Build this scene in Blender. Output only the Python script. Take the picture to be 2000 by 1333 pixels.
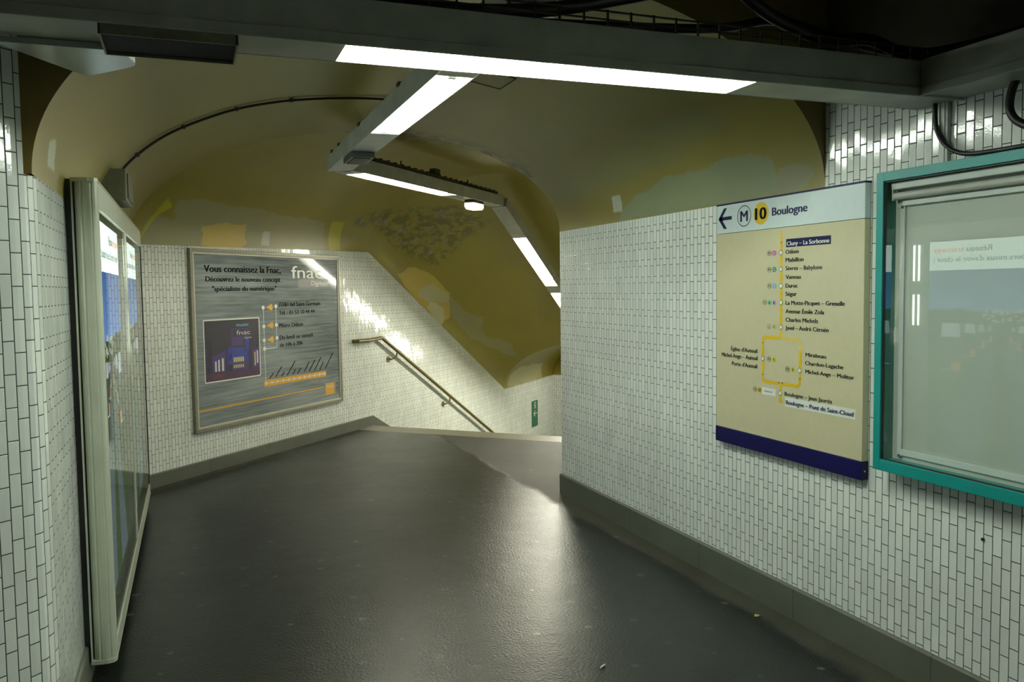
import bpy, bmesh, math, random
import numpy as np
from mathutils import Vector, Matrix

# ------------------------------------------------------------------ camera, world, exposure
SC = bpy.context.scene
for o in list(bpy.data.objects): bpy.data.objects.remove(o)
F_PX, PITCH, ROLL, YAW, EYE = 1645.0, math.radians(3.56), math.radians(-.73), math.radians(20.8), 1.6
cam_d = bpy.data.cameras.new('camera'); cam = bpy.data.objects.new('camera', cam_d)
SC.collection.objects.link(cam); SC.camera = cam
cam_d.sensor_width = 36; cam_d.lens = F_PX/2000*36; cam_d.clip_start = .05; cam_d.clip_end = 100
_right = Vector((math.cos(YAW), -math.sin(YAW), 0)); _fwd = Vector((math.sin(YAW), math.cos(YAW), 0)); _down = Vector((0, 0, -1))
cp, sp, cr, sr = math.cos(PITCH), math.sin(PITCH), math.cos(ROLL), math.sin(ROLL)
R0 = Matrix(((1, 0, 0), (0, cp, -sp), (0, sp, cp))); R1 = Matrix(((cr, -sr, 0), (sr, cr, 0), (0, 0, 1))); RC = R1 @ R0
def _row(i): return _right*RC[i][0] + _down*RC[i][1] + _fwd*RC[i][2]
cx, cyv, cz = _row(0), -_row(1), -_row(2)
cam.matrix_world = Matrix(((cx.x, cyv.x, cz.x, 0), (cx.y, cyv.y, cz.y, 0), (cx.z, cyv.z, cz.z, EYE), (0, 0, 0, 1)))
W = bpy.data.worlds.new('world'); SC.world = W; W.use_nodes = True
W.node_tree.nodes['Background'].inputs[0].default_value = (0, 0, 0, 1)
W.node_tree.nodes['Background'].inputs[1].default_value = 0
SC.view_settings.view_transform = 'Standard'; SC.view_settings.look = 'None'
SC.view_settings.exposure = 0.66; SC.view_settings.gamma = 1; SC.view_settings.use_curve_mapping = False
COOL = (.90, 1.0, .87); WARM = (1.0, .97, .79)       # the two kinds of fluorescent tube
P_MAIN, P_HALL, P_PASS, P_STAIR, P_BACK = 155, 84, 105, 175, 125  # tube radiance

# ------------------------------------------------------------------ materials
def new_mat(name):
    m = bpy.data.materials.new(name); m.use_nodes = True
    return m, m.node_tree.nodes, m.node_tree.links, m.node_tree.nodes['Principled BSDF']
def plain(name, col, rough=.5, metal=0, emit=None, estr=0, noise=.06, scale=30, bump=0, spec=.5):
    m, N, L, B = new_mat(name); B.inputs['Specular IOR Level'].default_value = spec
    B.inputs['Roughness'].default_value = rough; B.inputs['Metallic'].default_value = metal
    tc = N.new('ShaderNodeTexCoord'); nz = N.new('ShaderNodeTexNoise'); nz.inputs['Scale'].default_value = scale
    nz.inputs['Detail'].default_value = 5
    L.new(tc.outputs['Object'], nz.inputs['Vector'])
    r = N.new('ShaderNodeMapRange'); L.new(nz.outputs['Fac'], r.inputs['Value'])
    r.inputs['From Min'].default_value = .3; r.inputs['From Max'].default_value = .7
    r.inputs['To Min'].default_value = 1-noise; r.inputs['To Max'].default_value = 1+noise
    mx = N.new('ShaderNodeVectorMath'); mx.operation = 'SCALE'; mx.inputs[0].default_value = col[:3]
    L.new(r.outputs['Result'], mx.inputs['Scale']); L.new(mx.outputs['Vector'], B.inputs['Base Color'])
    if bump:
        b = N.new('ShaderNodeBump'); b.inputs['Strength'].default_value = bump; b.inputs['Distance'].default_value = .003
        L.new(nz.outputs['Fac'], b.inputs['Height']); L.new(b.outputs['Normal'], B.inputs['Normal'])
    if emit:
        B.inputs['Emission Color'].default_value = (*emit, 1); B.inputs['Emission Strength'].default_value = estr
    return m
def math_node(N, L, op, a, b=None, c=None):
    n = N.new('ShaderNodeMath'); n.operation = op
    for i, v in enumerate((a, b, c)):
        if v is None: continue
        if isinstance(v, (int, float)): n.inputs[i].default_value = v
        else: L.new(v, n.inputs[i])
    return n.outputs[0]
TW, TH = .037, .104
def tile_mat(name, col=(.80, .84, .78), grout=(.012, .014, .011), gw=.0024, tilt=1.0, warmth=0):
    """glazed tiles set upright, each column shifted a third of a tile; UV in metres"""
    m, N, L, B = new_mat(name)
    uv = N.new('ShaderNodeTexCoord'); sx = N.new('ShaderNodeSeparateXYZ'); L.new(uv.outputs['UV'], sx.inputs[0])
    M = lambda op, a, b=None, c=None: math_node(N, L, op, a, b, c)
    cu = M('DIVIDE', sx.outputs[0], TW); ci = M('FLOOR', cu); fu = M('SUBTRACT', cu, ci)
    par = M('MODULO', M('ABSOLUTE', ci), 2)
    cv = M('ADD', M('DIVIDE', sx.outputs[1], TH), M('MULTIPLY', par, .36)); vi = M('FLOOR', cv); fv = M('SUBTRACT', cv, vi)
    du = M('MULTIPLY', M('MINIMUM', fu, M('SUBTRACT', 1, fu)), TW)
    dv = M('MULTIPLY', M('MINIMUM', fv, M('SUBTRACT', 1, fv)), TH)
    d = M('MINIMUM', du, dv)
    mask = N.new('ShaderNodeMapRange'); mask.interpolation_type = 'SMOOTHSTEP'; L.new(d, mask.inputs['Value'])
    mask.inputs['From Min'].default_value = gw*.35; mask.inputs['From Max'].default_value = gw*.95
    cid = N.new('ShaderNodeCombineXYZ'); L.new(ci, cid.inputs[0]); L.new(vi, cid.inputs[1])
    wn = N.new('ShaderNodeTexWhiteNoise'); wn.noise_dimensions = '2D'; L.new(cid.outputs[0], wn.inputs['Vector'])
    s3 = N.new('ShaderNodeSeparateColor'); L.new(wn.outputs['Color'], s3.inputs[0])
    # colour: per-tile shade, faint dirt
    nz = N.new('ShaderNodeTexNoise'); L.new(uv.outputs['UV'], nz.inputs['Vector']); nz.inputs['Scale'].default_value = 1.7; nz.inputs['Detail'].default_value = 6
    sh = M('ADD', .90, M('MULTIPLY', s3.outputs[0], .13)); sh = M('MULTIPLY', sh, M('ADD', .84, M('MULTIPLY', nz.outputs['Fac'], .3)))
    tc = N.new('ShaderNodeVectorMath'); tc.operation = 'SCALE'; tc.inputs[0].default_value = col; L.new(sh, tc.inputs['Scale'])
    mix = N.new('ShaderNodeMix'); mix.data_type = 'RGBA'; L.new(mask.outputs[0], mix.inputs['Factor'])
    mix.inputs['A'].default_value = (*grout, 1); L.new(tc.outputs[0], mix.inputs['B']); L.new(mix.outputs['Result'], B.inputs['Base Color'])
    rr = N.new('ShaderNodeMapRange'); L.new(mask.outputs[0], rr.inputs['Value']); rr.inputs['To Min'].default_value = .8; rr.inputs['To Max'].default_value = .085
    L.new(rr.outputs[0], B.inputs['Roughness'])
    # height: bevelled edge + tilt of each tile + orange peel
    edge = N.new('ShaderNodeMapRange'); edge.interpolation_type = 'SMOOTHSTEP'; L.new(d, edge.inputs['Value'])
    edge.inputs['From Min'].default_value = 0; edge.inputs['From Max'].default_value = .0035; edge.inputs['To Max'].default_value = .0011
    tu = M('MULTIPLY', M('MULTIPLY', M('SUBTRACT', s3.outputs[1], .5), M('SUBTRACT', fu, .5)), TW*.030*tilt)
    tv = M('MULTIPLY', M('MULTIPLY', M('SUBTRACT', s3.outputs[2], .5), M('SUBTRACT', fv, .5)), TH*.040*tilt)
    n2 = N.new('ShaderNodeTexNoise'); L.new(uv.outputs['UV'], n2.inputs['Vector']); n2.inputs['Scale'].default_value = 110; n2.inputs['Detail'].default_value = 2
    h = M('ADD', M('ADD', edge.outputs[0], M('ADD', tu, tv)), M('MULTIPLY', n2.outputs['Fac'], .00022))
    bp = N.new('ShaderNodeBump'); bp.inputs['Strength'].default_value = 1; bp.inputs['Distance'].default_value = 1; L.new(h, bp.inputs['Height'])
    L.new(bp.outputs['Normal'], B.inputs['Normal'])
    B.inputs['IOR'].default_value = 1.5
    return m
def paint_mat():
    """vault paint: colour from the painted patches, with dirt, flaking and hairline scratches"""
    m, N, L, B = new_mat('vault_paint')
    at = N.new('ShaderNodeAttribute'); at.attribute_name = 'paint'
    ms = N.new('ShaderNodeAttribute'); ms.attribute_name = 'wear'; sep = N.new('ShaderNodeSeparateColor'); L.new(ms.outputs['Color'], sep.inputs[0])
    tc = N.new('ShaderNodeTexCoord')
    n1 = N.new('ShaderNodeTexNoise'); n1.inputs['Scale'].default_value = 1.3; n1.inputs['Detail'].default_value = 7; L.new(tc.outputs['Object'], n1.inputs['Vector'])
    n2 = N.new('ShaderNodeTexNoise'); n2.inputs['Scale'].default_value = 7; n2.inputs['Detail'].default_value = 10; n2.inputs['Roughness'].default_value = .72; L.new(tc.outputs['Object'], n2.inputs['Vector'])
    M = lambda op, a, b=None, c=None: math_node(N, L, op, a, b, c)
    sc = N.new('ShaderNodeVectorMath'); sc.operation = 'SCALE'; L.new(at.outputs['Color'], sc.inputs[0])
    L.new(M('ADD', .80, M('MULTIPLY', n1.outputs['Fac'], .4)), sc.inputs['Scale'])
    # flaked spots (wear red) show pale plaster, mould (wear green) dark
    fl = N.new('ShaderNodeMapRange'); L.new(M('MULTIPLY', n2.outputs['Fac'], M('ADD', .55, M('MULTIPLY', sep.outputs[0], .5))), fl.inputs['Value']); fl.inputs['From Min'].default_value = .56; fl.inputs['From Max'].default_value = .61
    m1 = N.new('ShaderNodeMix'); m1.data_type = 'RGBA'; L.new(M('MULTIPLY', fl.outputs[0], sep.outputs[0]), m1.inputs['Factor']); L.new(sc.outputs[0], m1.inputs['A']); m1.inputs['B'].default_value = (.27, .24, .12, 1)
    n3 = N.new('ShaderNodeTexNoise'); n3.inputs['Scale'].default_value = 11; n3.inputs['Detail'].default_value = 8; n3.inputs['Roughness'].default_value = .65
    off = N.new('ShaderNodeVectorMath'); off.operation = 'ADD'; off.inputs[1].default_value = (3, 7, 1); L.new(tc.outputs['Object'], off.inputs[0]); L.new(off.outputs[0], n3.inputs['Vector'])
    mo = N.new('ShaderNodeMapRange'); L.new(n3.outputs['Fac'], mo.inputs['Value']); mo.inputs['From Min'].default_value = .44; mo.inputs['From Max'].default_value = .56
    mg = M('MULTIPLY', mo.outputs[0], M('MAXIMUM', sep.outputs[1], M('MULTIPLY', sep.outputs[0], .55)))
    m2 = N.new('ShaderNodeMix'); m2.data_type = 'RGBA'; L.new(mg, m2.inputs['Factor']); L.new(m1.outputs['Result'], m2.inputs['A']); m2.inputs['B'].default_value = (.05, .045, .012, 1)
    L.new(m2.outputs['Result'], B.inputs['Base Color']); B.inputs['Roughness'].default_value = .42
    bp = N.new('ShaderNodeBump'); bp.inputs['Strength'].default_value = .35; bp.inputs['Distance'].default_value = .01; L.new(n1.outputs['Fac'], bp.inputs['Height'])
    L.new(bp.outputs['Normal'], B.inputs['Normal'])
    return m
def floor_mat():
    m, N, L, B = new_mat('asphalt')
    tc = N.new('ShaderNodeTexCoord'); M = lambda op, a, b=None, c=None: math_node(N, L, op, a, b, c)
    def noise(s, d=6, r=.6, o=0):
        n = N.new('ShaderNodeTexNoise'); n.inputs['Scale'].default_value = s; n.inputs['Detail'].default_value = d; n.inputs['Roughness'].default_value = r
        v = N.new('ShaderNodeVectorMath'); v.operation = 'ADD'; v.inputs[1].default_value = (o, o*2, 0); L.new(tc.outputs['Object'], v.inputs[0]); L.new(v.outputs[0], n.inputs['Vector']); return n.outputs['Fac']
    def rng(v, a, b, c=0, d=1):
        r = N.new('ShaderNodeMapRange'); L.new(v, r.inputs['Value']); r.inputs['From Min'].default_value = a; r.inputs['From Max'].default_value = b; r.inputs['To Min'].default_value = c; r.inputs['To Max'].default_value = d; return r.outputs[0]
    ramp = N.new('ShaderNodeMix'); ramp.data_type = 'RGBA'; L.new(rng(noise(.9, 8), .35, .65), ramp.inputs['Factor'])
    ramp.inputs['A'].default_value = (.004, .0065, .005, 1); ramp.inputs['B'].default_value = (.009, .0115, .009, 1)
    # dusty strip along the foot of the side wall and of the poster wall
    sx = N.new('ShaderNodeSeparateXYZ'); L.new(tc.outputs['Object'], sx.inputs[0])
    wob = M('MULTIPLY', M('SUBTRACT', noise(3, 6, .6, 5), .5), .22)
    dR = M('SUBTRACT', 2.655, sx.outputs[0]); ed = rng(M('ADD', dR, wob), .20, .13)
    dP = M('SUBTRACT', M('MULTIPLY', M('ADD', sx.outputs[0], .355), .7254), M('MULTIPLY', M('SUBTRACT', sx.outputs[1], 7.43), .6884)); ep = rng(M('ADD', dP, wob), .15, .05)
    dust = N.new('ShaderNodeMix'); dust.data_type = 'RGBA'; L.new(M('MULTIPLY', M('MAXIMUM', ed, ep), .75), dust.inputs['Factor']); L.new(ramp.outputs['Result'], dust.inputs['A']); dust.inputs['B'].default_value = (.05, .048, .034, 1)
    # trodden gum spots
    vo = N.new('ShaderNodeTexVoronoi'); vo.voronoi_dimensions = '2D'; vo.inputs['Scale'].default_value = 3.9; vo.inputs['Randomness'].default_value = 1; L.new(tc.outputs['Object'], vo.inputs['Vector'])
    sc = N.new('ShaderNodeSeparateColor'); L.new(vo.outputs['Color'], sc.inputs[0])
    wv = M('ADD', vo.outputs['Distance'], M('MULTIPLY', M('SUBTRACT', noise(22, 2), .5), .05))
    size = M('ADD', .03, M('MULTIPLY', sc.outputs[0], .065))
    spot = M('MULTIPLY', M('LESS_THAN', wv, size), M('GREATER_THAN', sc.outputs[1], .4))
    gum = N.new('ShaderNodeMix'); gum.data_type = 'RGBA'; L.new(M('MULTIPLY', spot, M('ADD', .25, M('MULTIPLY', sc.outputs[2], .6))), gum.inputs['Factor']); L.new(dust.outputs['Result'], gum.inputs['A']); gum.inputs['B'].default_value = (.095, .10, .078, 1)
    L.new(gum.outputs['Result'], B.inputs['Base Color'])
    L.new(M('ADD', rng(noise(2.2, 7, .65, 9), .3, .7, .285, .35), M('MULTIPLY', M('MAXIMUM', ed, ep), .3)), B.inputs['Roughness'])
    h = M('ADD', M('MULTIPLY', noise(75, 3, .5, 2), .0026), M('ADD', M('MULTIPLY', noise(7, 2, .4, 3), .0022), M('MULTIPLY', spot, .0003)))
    bp = N.new('ShaderNodeBump'); bp.inputs['Strength'].default_value = .8; bp.inputs['Distance'].default_value = 1; L.new(h, bp.inputs['Height']); L.new(bp.outputs['Normal'], B.inputs['Normal'])
    B.inputs['Specular IOR Level'].default_value = .30
    return m
def concrete_mat(name, a, b, rough=.6, joints=0):
    m, N, L, B = new_mat(name); M = lambda op, x, y=None, z=None: math_node(N, L, op, x, y, z)
    tc = N.new('ShaderNodeTexCoord'); n = N.new('ShaderNodeTexNoise'); n.inputs['Scale'].default_value = 4; n.inputs['Detail'].default_value = 9; L.new(tc.outputs['Object'], n.inputs['Vector'])
    mx = N.new('ShaderNodeMix'); mx.data_type = 'RGBA'; L.new(n.outputs['Fac'], mx.inputs['Factor']); mx.inputs['A'].default_value = (*a, 1); mx.inputs['B'].default_value = (*b, 1)
    out = mx.outputs['Result']
    if joints:
        s = N.new('ShaderNodeSeparateXYZ'); L.new(tc.outputs['UV'], s.inputs[0])
        f = M('FRACT', M('DIVIDE', s.outputs[0], joints)); j = M('LESS_THAN', f, .006/joints)
        m2 = N.new('ShaderNodeMix'); m2.data_type = 'RGBA'; L.new(M('MULTIPLY', j, .6), m2.inputs['Factor']); L.new(out, m2.inputs['A']); m2.inputs['B'].default_value = (.02, .02, .015, 1); out = m2.outputs['Result']
    L.new(out, B.inputs['Base Color']); B.inputs['Roughness'].default_value = rough
    bp = N.new('ShaderNodeBump'); bp.inputs['Strength'].default_value = .3; bp.inputs['Distance'].default_value = .004; L.new(n.outputs['Fac'], bp.inputs['Height']); L.new(bp.outputs['Normal'], B.inputs['Normal'])
    return m
def glass_mat(name, ior, tint=(1, 1, 1)):
    m, N, L, B = new_mat(name); N.remove(B); out = N['Material Output']
    r0 = ((ior-1)/(ior+1))**2; r0 = 2*r0/(1+r0)                     # both faces of the pane
    ge = N.new('ShaderNodeNewGeometry'); dt = N.new('ShaderNodeVectorMath'); dt.operation = 'DOT_PRODUCT'; L.new(ge.outputs['Incoming'], dt.inputs[0]); L.new(ge.outputs['Normal'], dt.inputs[1])
    q = math_node(N, L, 'POWER', math_node(N, L, 'SUBTRACT', 1, math_node(N, L, 'ABSOLUTE', dt.outputs['Value'])), 5)
    fr = math_node(N, L, 'ADD', r0, math_node(N, L, 'MULTIPLY', q, 1-r0))
    t = N.new('ShaderNodeBsdfTransparent'); t.inputs[0].default_value = (*tint, 1); g = N.new('ShaderNodeBsdfGlossy'); g.inputs['Roughness'].default_value = 0
    mx = N.new('ShaderNodeMixShader'); L.new(fr, mx.inputs[0]); L.new(t.outputs[0], mx.inputs[1]); L.new(g.outputs[0], mx.inputs[2]); L.new(mx.outputs[0], out.inputs[0])
    return m
def emit_mat(name, col, s):
    m, N, L, B = new_mat(name); N.remove(B); e = N.new('ShaderNodeEmission'); e.inputs[0].default_value = (*col, 1); e.inputs[1].default_value = s
    L.new(e.outputs[0], N['Material Output'].inputs[0]); return m
def streak_mat():
    m, N, L, B = new_mat('brushed_poster_paper'); tc = N.new('ShaderNodeTexCoord'); mp = N.new('ShaderNodeMapping'); mp.inputs['Scale'].default_value = (1.2, 26, 1); L.new(tc.outputs['UV'], mp.inputs[0])
    n = N.new('ShaderNodeTexNoise'); n.inputs['Scale'].default_value = 1.6; n.inputs['Detail'].default_value = 9; n.inputs['Roughness'].default_value = .62; L.new(mp.outputs[0], n.inputs['Vector'])
    mp2 = N.new('ShaderNodeMapping'); mp2.inputs['Scale'].default_value = (.6, 2.2, 1); L.new(tc.outputs['UV'], mp2.inputs[0])
    n2 = N.new('ShaderNodeTexNoise'); n2.inputs['Scale'].default_value = 1.5; n2.inputs['Detail'].default_value = 2; L.new(mp2.outputs[0], n2.inputs['Vector'])
    a = math_node(N, L, 'ADD', math_node(N, L, 'MULTIPLY', n.outputs['Fac'], .55), math_node(N, L, 'MULTIPLY', n2.outputs['Fac'], .45))
    r = N.new('ShaderNodeValToRGB'); L.new(a, r.inputs[0]); r.color_ramp.elements[0].position = .36; r.color_ramp.elements[0].color = (.11, .13, .135, 1); r.color_ramp.elements[1].position = .64; r.color_ramp.elements[1].color = (.33, .37, .365, 1)
    L.new(r.outputs[0], B.inputs['Base Color']); B.inputs['Roughness'].default_value = .06; B.inputs['Specular IOR Level'].default_value = .22; return m

TILE = tile_mat('white_glazed_tile'); PAINT = paint_mat(); ASPHALT = floor_mat()
SKIRT = concrete_mat('grey_skirting', (.065, .072, .052), (.115, .122, .09), .6, .8)
STONE = concrete_mat('pale_stone', (.15, .145, .105), (.24, .23, .17), .45)
GLASS_L = glass_mat('case_glass', 1.62); GLASS_R = glass_mat('display_glass', 1.6)
WHITE = plain('grey_white_enamel', (.50, .53, .47), .38, noise=.08, scale=12)
HOUS = plain('aged_light_housing', (.40, .41, .34), .4, noise=.16, scale=7)
REFL = plain('white_reflector', (.85, .86, .82), .35, noise=.02)
BLACK = plain('black_plastic', (.012, .012, .012), .5)
CABLE = plain('black_rubber_cable', (.010, .009, .010), .45)
DUSTY = plain('dusty_dark_metal', (.045, .042, .028), .7, noise=.5, scale=25)
ALU = plain('pale_aluminium', (.50, .53, .42), .36, .15, noise=.05, scale=8)
STEEL = plain('brushed_steel', (.45, .50, .52), .28, .9, noise=.05)
TEAL = plain('teal_enamel', (.000, .235, .215), .38, noise=.03)
NAVY = plain('navy_print', (.004, .003, .06), .4, noise=.02, spec=.25)
INK = plain('dark_blue_ink', (.006, .006, .055), .45, noise=.02, spec=.25)
BLKINK = plain('black_ink', (.012, .012, .014), .08, noise=.02, spec=.15)
SIGNW = plain('white_enamel_sign', (.62, .72, .71), .24, noise=.02)
CREAM = plain('cream_enamel_sign', (.58, .54, .345), .24, noise=.02)
LINEY = plain('yellow_line_print', (.72, .48, .01), .4, noise=.02)
PALEY = plain('pale_yellow_print', (.70, .55, .14), .4, noise=.02)
PRTW = plain('white_print', (.74, .76, .70), .4, noise=.02)
BRASS = plain('worn_brass_paint', (.13, .105, .018), .38, .0, noise=.18, scale=20)
ORANGE = plain('orange_print', (.72, .36, .02), .4, noise=.02)
DGREY = plain('dark_grey_print', (.085, .085, .08), .4, noise=.02)
GREEN = plain('green_sign', (.004, .13, .06), .35, noise=.03)
BOARD = plain('pale_backing_board', (.44, .51, .43), .45, noise=.04, scale=3)
STRIPB = plain('pale_blue_grey_strip', (.60, .68, .64), .3, noise=.03)
FRAME = plain('grey_brown_poster_frame', (.24, .23, .17), .4, .3, noise=.1)
FRAMEIN = plain('pale_frame_bead', (.50, .50, .40), .4, noise=.05)
PAPER = streak_mat()
def printed(name, col): return plain(name, col, .4, noise=.02)

# ------------------------------------------------------------------ builders
COL = SC.collection
class MB:
    """collects shapes for ONE mesh object (world coordinates)"""
    def __init__(s): s.v = []; s.f = []; s.uv = []; s.mi = []
    def poly(s, pts, uvs=None, mi=0):
        n = len(s.v); s.v += [tuple(p) for p in pts]; s.f.append(tuple(range(n, n+len(pts)))); s.uv.append(uvs or [(0, 0)]*len(pts)); s.mi.append(mi); return s
    def box(s, o, u, v, w, mi=0, bev=0):
        """o corner; u,v,w edge vectors; bev chamfers the edges"""
        o, u, v, w = map(Vector, (o, u, v, w))
        bm = bmesh.new(); vs = [bm.verts.new(o + u*a + v*b + w*c) for a in (0, 1) for b in (0, 1) for c in (0, 1)]
        for q in ((0, 1, 3, 2), (4, 6, 7, 5), (0, 4, 5, 1), (2, 3, 7, 6), (0, 2, 6, 4), (1, 5, 7, 3)): bm.faces.new([vs[i] for i in q])
        bmesh.ops.recalc_face_normals(bm, faces=bm.faces)
        if bev: bmesh.ops.bevel(bm, geom=list(bm.edges), offset=bev, segments=2, profile=.5, affect='EDGES')
        s.addbm(bm, mi); return s
    def addbm(s, bm, mi=0):
        bm.verts.index_update(); n = len(s.v); s.v += [tuple(v.co) for v in bm.verts]
        for f in bm.faces: s.f.append(tuple(n+v.index for v in f.verts)); s.uv.append([(0, 0)]*len(f.verts)); s.mi.append(mi)
        bm.free()
    def tube(s, pts, r, seg=12, mi=0, caps=True):
        pts = [Vector(p) for p in pts]; rings = []; up = None
        for i, p in enumerate(pts):
            t = (pts[min(i+1, len(pts)-1)] - pts[max(i-1, 0)]).normalized()
            if up is None: up = Vector((0, 0, 1)) if abs(t.z) < .9 else Vector((1, 0, 0))
            a = t.cross(up).normalized(); up = a.cross(t).normalized(); rr = r[i] if isinstance(r, (list, tuple)) else r
            rings.append([p + a*math.cos(2*math.pi*k/seg)*rr + up*math.sin(2*math.pi*k/seg)*rr for k in range(seg)])
        n = len(s.v)
        for R in rings: s.v += [tuple(q) for q in R]
        for i in range(len(rings)-1):
            for k in range(seg):
                a, b = n+i*seg+k, n+i*seg+(k+1) % seg; s.f.append((a, b, b+seg, a+seg)); s.uv.append([(0, 0)]*4); s.mi.append(mi)
        if caps:
            s.f.append(tuple(range(n+seg-1, n-1, -1))); s.uv.append([(0, 0)]*seg); s.mi.append(mi)
            e = n+(len(rings)-1)*seg; s.f.append(tuple(range(e, e+seg))); s.uv.append([(0, 0)]*seg); s.mi.append(mi)
        return s
    def prism(s, prof, o, ax, ay, d, mi=0, cap=True):
        """2D profile (x,y) swept along d"""
        o, ax, ay, d = map(Vector, (o, ax, ay, d)); n = len(s.v); k = len(prof)
        A = [o + ax*x + ay*y for x, y in prof]; s.v += [tuple(p) for p in A] + [tuple(p+d) for p in A]
        for i in range(k): j = (i+1) % k; s.f.append((n+i, n+j, n+k+j, n+k+i)); s.uv.append([(0, 0)]*4); s.mi.append(mi)
        if cap:
            s.f.append(tuple(range(n+k-1, n-1, -1))); s.f.append(tuple(range(n+k, n+2*k))); s.uv += [[(0, 0)]*k]*2; s.mi += [mi]*2
        return s
    def build(s, name, mat, parent=None, origin=None, smooth=False):
        me = bpy.data.meshes.new(name); P = np.array(s.v, float)
        if parent is not None: org = root_loc(parent)
        elif origin is not None: org = Vector(origin)
        else:
            org = Vector(((P[:, 0].min()+P[:, 0].max())/2, (P[:, 1].min()+P[:, 1].max())/2, P[:, 2].min()))
        P = P - np.array(org)
        me.from_pydata([tuple(p) for p in P], [], s.f)
        ul = me.uv_layers.new(name='UVMap'); flat = [c for f in s.uv for q in f for c in q]
        ul.data.foreach_set('uv', flat)
        for m in (mat if isinstance(mat, (list, tuple)) else [mat]): me.materials.append(m)
        me.polygons.foreach_set('material_index', s.mi)
        if smooth: me.polygons.foreach_set('use_smooth', [True]*len(me.polygons))
        me.validate(); me.update()
        o = bpy.data.objects.new(name, me); COL.objects.link(o)
        if parent is not None: o.parent = parent
        else: o.location = org
        if smooth and len(me.polygons) < 20000:
            me.set_sharp_from_angle(angle=math.radians(40))
        return o
def root_loc(o):
    while o.parent: o = o.parent
    return o.location.copy()
def thing(name, loc, label, cat, group=None):
    o = bpy.data.objects.new(name, None); COL.objects.link(o); o.location = loc; o.empty_display_size = .1
    o['label'] = label; o['category'] = cat
    if group: o['group'] = group
    return o
def tag(o, label, cat, group=None):
    o['label'] = label; o['category'] = cat
    if group: o['group'] = group
    return o
def struct(o): o['kind'] = 'structure'; return o
_font = None
def text_into(mb, s, o, ud, vd, width, cap, depth=.0006, slant=0, weight=0, mi=0, center=False):
    """flat lettering: o is the left end of the baseline, ud/vd unit directions, width/cap in metres"""
    cu = bpy.data.curves.new('t', 'FONT'); cu.body = s; cu.resolution_u = 3
    ob = bpy.data.objects.new('t', cu); COL.objects.link(ob)
    dg = bpy.context.evaluated_depsgraph_get(); me = bpy.data.meshes.new_from_object(ob.evaluated_get(dg))
    V = np.array([v.co[:] for v in me.vertices]); F = [tuple(p.vertices) for p in me.polygons]
    bpy.data.objects.remove(ob); bpy.data.curves.remove(cu); bpy.data.meshes.remove(me)
    if not len(V): return
    x0, x1 = V[:, 0].min(), V[:, 0].max(); sx = width/(x1-x0); sy = cap/.70
    ud, vd, o = Vector(ud), Vector(vd), Vector(o); n = ud.cross(vd).normalized(); b = len(mb.v)
    w_ = max(0, weight)*cap*1.3; shifts = [(0, 0)] if w_ == 0 else [(-w_, 0), (w_, .00008), (0, .00016)]      # bold: the strokes are widened sideways
    for dx, dz in shifts:
        b = len(mb.v)
        for x, y, _ in V:
            p = o + ud*((x-x0)*sx + slant*y*sy + dx) + vd*(y*sy) + n*(depth+dz); mb.v.append(tuple(p))
        for f in F: mb.f.append(tuple(b+i for i in f)); mb.uv.append([(0, 0)]*len(f)); mb.mi.append(mi)
def disc_pts(c, ud, vd, ru, rv, seg=24): return [Vector(c) + Vector(ud)*math.cos(2*math.pi*i/seg)*ru + Vector(vd)*math.sin(2*math.pi*i/seg)*rv for i in range(seg)]
def ring_into(mb, c, ud, vd, ru, rv, t, mi=0, seg=28):
    a = disc_pts(c, ud, vd, ru, rv, seg); b = disc_pts(c, ud, vd, ru-t, rv-t, seg)
    for i in range(seg): j = (i+1) % seg; mb.poly([a[i], a[j], b[j], b[i]], mi=mi)
def stroke_into(mb, pts, w, nrm, mi=0):
    """flat ribbon of width w through points on a plane with normal nrm"""
    nrm = Vector(nrm)
    for a, b in zip(pts[:-1], pts[1:]):
        a, b = Vector(a), Vector(b); t = (b-a).normalized(); q = nrm.cross(t).normalized()*w/2; mb.poly([a-q, b-q, b+q, a+q], mi=mi)

# ------------------------------------------------------------------ the place: measures
XL, XR, XC, HA = -.455, 2.655, 1.1, 1.555           # hall walls, middle, half width
YF = 3.04                                            # front of the vaulted hall
RISE, ZN = .82, 3.0                                  # vault rise, ceiling of the near hall
A0 = Vector((-.355, 7.43, 0)); EA = math.radians(43.5)
E3 = Vector((math.sin(EA), math.cos(EA), 0)); N3 = Vector((E3.y, -E3.x, 0)); UZ = Vector((0, 0, 1))
WP = 3.214                                           # width of the stair passage
def PP(s, w=0, z=0): return A0 + E3*s + N3*w + UZ*z
def hall_base(X): return 1.98 + .05*(X-XL)/(XR-XL)
def y_arch(X): return 7.33 - (X-XL)/(XR-XL)*1.4
def spring(s): return 1.99 + .02*min(s, 3.35) - .52*min(max(s-3.35, 0), 4.0)
S_NOSE, S_STONE, S_BOT, S_END = 3.36, 3.04, 7.35, 9.66

# ---- floor
f = MB(); L3, R3 = PP(S_STONE), PP(S_STONE, WP)
f.poly([(-3.55, -3.2, 0), (XR, -3.2, 0), (XR, 5.93, 0), R3, L3, PP(-.145), (XL, 3.1, 0), (-3.55, .48, 0)])
struct(f.build('floor', ASPHALT, origin=(0, 0, 0)))
f = MB(); f.box(PP(S_STONE, 0, -.12), E3*(S_NOSE-S_STONE), N3*WP, UZ*.1205)
struct(f.build('trim_1', STONE))
f = MB(); n_st = 13; rz = 2.08/n_st; tr = (S_BOT-S_NOSE)/n_st                  # the flight going down, seen only from nearer
for i in range(n_st): f.box(PP(S_NOSE+i*tr, 0, -2.3), E3*tr, N3*WP, UZ*(2.3-(i+1)*rz))
f.box(PP(S_BOT, 0, -2.3), E3*(S_END-S_BOT), N3*WP, UZ*.22)
struct(f.build('floor', STONE))

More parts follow.
